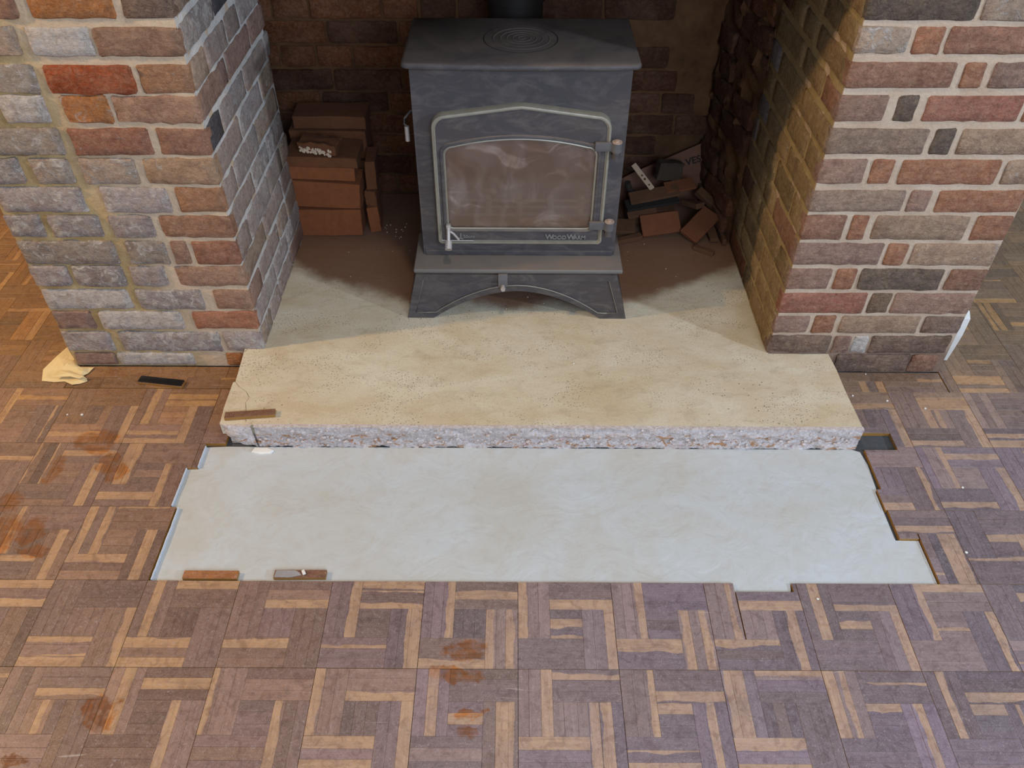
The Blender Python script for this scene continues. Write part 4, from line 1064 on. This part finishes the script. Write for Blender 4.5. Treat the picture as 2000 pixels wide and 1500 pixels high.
place('broken_tile', 'dark slip just under the topmost slate slip', 'tile', (.47, 2.418, .150), (.18, .05, .008), (R_(15), R_(-7), R_(8)), mat_flat('dark_slate', (40, 32, 26), .8), .002, GR)
place('broken_tile', 'pale edged slip third from the top of the heap', 'tile', (.435, 2.392, .130), (.10, .045, .008), (R_(18), R_(-6), R_(7)), M_til2, .002, GR)
place('broken_tile', 'thin batten piece sloping down at the right back of the heap', 'tile', (.672, 2.44, .140), (.115, .028, .022), (R_(10), R_(22), R_(-42)), M_til2, .003, GR)
place('broken_tile', 'short wedge between the long tile and the back of the heap', 'tile', (.612, 2.42, .142), (.035, .085, .018), (R_(-18), R_(0), R_(26)), M_til2, .002, GR)
place('broken_tile', 'small fragment right of the diagonal tile', 'tile', (.668, 2.32, .085), (.03, .07, .016), (R_(5), R_(0), R_(6)), M_til2, .003, GR)
place('broken_tile', 'thin fragment at the far right foot of the heap', 'tile', (.700, 2.31, .084), (.012, .075, .02), (R_(0), R_(0), R_(4)), M_til2, .002, GR)
place('broken_tile', 'sliver lying in front of the diagonal tile', 'tile', (.628, 2.235, .078), (.07, .016, .012), (0, 0, R_(-35)), M_til2, .002, GR)
place('broken_tile', 'hidden middle piece carrying the slips of the heap', 'tile', (.47, 2.43, .098), (.16, .06, .05), (0, 0, R_(6)), M_til2, .003, GR)
place('broken_tile', 'block under the back of the diagonal tile', 'tile', (.680, 2.43, .090), (.05, .045, .036), (0, 0, R_(-30)), M_til2, .004, GR)
# perforated metal strip
bm = bmesh.new()
import itertools
Ls, Ws, Ts = .105, .018, .003
holes = [(-.005, .0035), (.010, .0042), (.034, .003)]
prev = -Ls / 2
for hx, hr in holes:
    a0 = hx - Ws / 2; 
    if a0 > prev: add_box(bm, ((prev + a0) / 2, 0, 0), (a0 - prev, Ws, Ts))
    seg = 16; o_, i_ = [], []
    lo = max(a0, prev); hi = hx + Ws / 2 - .0015
    for zz in (Ts / 2, -Ts / 2):
        ro, ri = [], []
        for k in range(seg):
            an = 2 * PI * k / seg + PI / 4; cx_, cy_ = math.cos(an), math.sin(an); m_ = max(abs(cx_), abs(cy_))
            ro.append(bm.verts.new((clampf(hx + cx_ / m_ * Ws / 2, lo, hi), cy_ / m_ * Ws / 2, zz)))
            ri.append(bm.verts.new((hx + cx_ * hr, cy_ * hr, zz)))
        o_.append(ro); i_.append(ri)
        for k in range(seg): bm.faces.new((ro[k], ro[(k + 1) % seg], ri[(k + 1) % seg], ri[k]))
    for k in range(seg):
        bm.faces.new((o_[0][k], o_[1][k], o_[1][(k + 1) % seg], o_[0][(k + 1) % seg]))
        bm.faces.new((i_[0][k], i_[1][k], i_[1][(k + 1) % seg], i_[0][(k + 1) % seg]))
    prev = hi
add_box(bm, ((prev + Ls / 2) / 2, 0, 0), (Ls / 2 - prev, Ws, Ts))
o = finish(bm, 'perforated_strip', mat_flat('pale_strip', (186, 158, 130), .5, .3, .2), None, (.44, 2.475, .212), False)
o.rotation_euler = (R_(50), R_(0), 0)
o.matrix_world = Matrix.Translation((.44, 2.475, .212)) @ Matrix.Rotation(R_(48), 4, 'X') @ Matrix.Rotation(R_(-52), 4, 'Z')
o.rotation_euler = o.matrix_world.to_euler(); tag(o, 'pale metal strip with three holes sticking up behind the rubble heap', 'metal strip')
# curved dark piece below it
bm = bmesh.new(); pts = [(.40 + .055 * (1 - math.cos(a)) - .01, 2.475 + .01 * math.sin(a), .20 - .065 * math.sin(a)) for a in [PI * .05 + k * PI * .5 / 10 for k in range(11)]]
add_tube(bm, pts, .011, 10)
o = finish(bm, 'bent_pipe', mat_flat('dark_pipe', (70, 60, 54), .6, .3), None, (0, 0, 0)); tag(o, 'short bent dark pipe behind the rubble heap beside the perforated strip', 'pipe')
o = loose_brick('dark_stone', 'dark grey lump of stone leaning on the sack in the right rear corner', 'stone', (.525, 2.488, .232), (.085, .04, .065), .2, mat_flat('dark_lump', (66, 52, 40), .8), .008, (0, .15), None, None, 5)
# leaning board with printed letters
bp = [(.375, 0.0, 0.0), (.70, 0.0, 0.0), (.668, 0.0, 0.225), (.43, 0, .115), (.375, 0, .085)]
bm = bmesh.new()
a = [bm.verts.new((x, y, z)) for x, y, z in bp]; b = [bm.verts.new((x, .004, z)) for x, y, z in bp]
for i in range(5): bm.faces.new((a[i], a[(i + 1) % 5], b[(i + 1) % 5], b[i]))
bm.faces.new(a); bm.faces.new(b[::-1])
bo = finish(bm, 'torn_sack', mat_flat('brown_card', (124, 84, 64), .85, 0, .3, 30), None, (0, 2.545, SL + .001), False, (R_(-9), 0, 0))
tag(bo, 'torn brown paper sack with dark printed letters leaning in the right rear corner', 'sack')
t = text('VES', .604, .150, .034, -.0006, None, mat_flat('dark_print', (40, 30, 26), .8), 'printed_letters', 1.0, .0002)
t.data.transform(Matrix.Rotation(R_(-18), 4, 'Y')); t.parent = bo; t.location = (.602, -.0006, .136)
# dark curled strip on the left side of the pile and crumbs
bm = bmesh.new(); rs = []
for k in range(14):
    x, y, z = random.uniform(-.44, -.36), random.uniform(2.30, 2.40), SL + .002
    r = bmesh.ops.create_icosphere(bm, subdivisions=1, radius=random.uniform(.0015, .0035)); bmesh.ops.translate(bm, verts=r['verts'], vec=(x, y, z))
for k in range(46):
    x, y = random.uniform(-.6, .68), random.uniform(1.85, 2.3)
    r = bmesh.ops.create_icosphere(bm, subdivisions=1, radius=random.uniform(.0008, .0022)); bmesh.ops.translate(bm, verts=r['verts'], vec=(x, y, SL + .0008))
o = finish(bm, 'plaster_crumbs', mat_flat('crumbs', (200, 180, 156), .9), None, (0, 0, 0), False); tag(o, 'scattered pale plaster crumbs on the dusty hearth around the stove', 'debris'); o['kind'] = 'stuff'
bm = bmesh.new()
for (x, y) in [(0.172, 1.682), (1.02, 1.72), (1.045, 1.61), (.955, 1.63), (1.14, 1.58), (1.2, 1.79), (1.17, 1.83), (-1.17, 1.54), (-1.21, 1.54), (1.06, 1.105), (.68, .98), (1.13, 1.3)]:
    zz = SL if x < .5 and y > 1.5 and x > -.7 else 0.0004
    if 1.03 < y < 1.4 and abs(x) < .9: zz = -.0065
    r = bmesh.ops.create_icosphere(bm, subdivisions=1, radius=random.uniform(.002, .004))
    for v in r['verts']: v.co.z *= .5; v.co *= random.uniform(.8, 1.2)
    bmesh.ops.translate(bm, verts=r['verts'], vec=(x, y, zz + .001))
o = finish(bm, 'paint_flecks', M_plaster, None, (0, 0, 0), False); tag(o, 'tiny white plaster flecks scattered over the parquet and hearth', 'debris'); o['kind'] = 'stuff'
for o in list(COL.objects):
    if 'w' in o: del o['w']
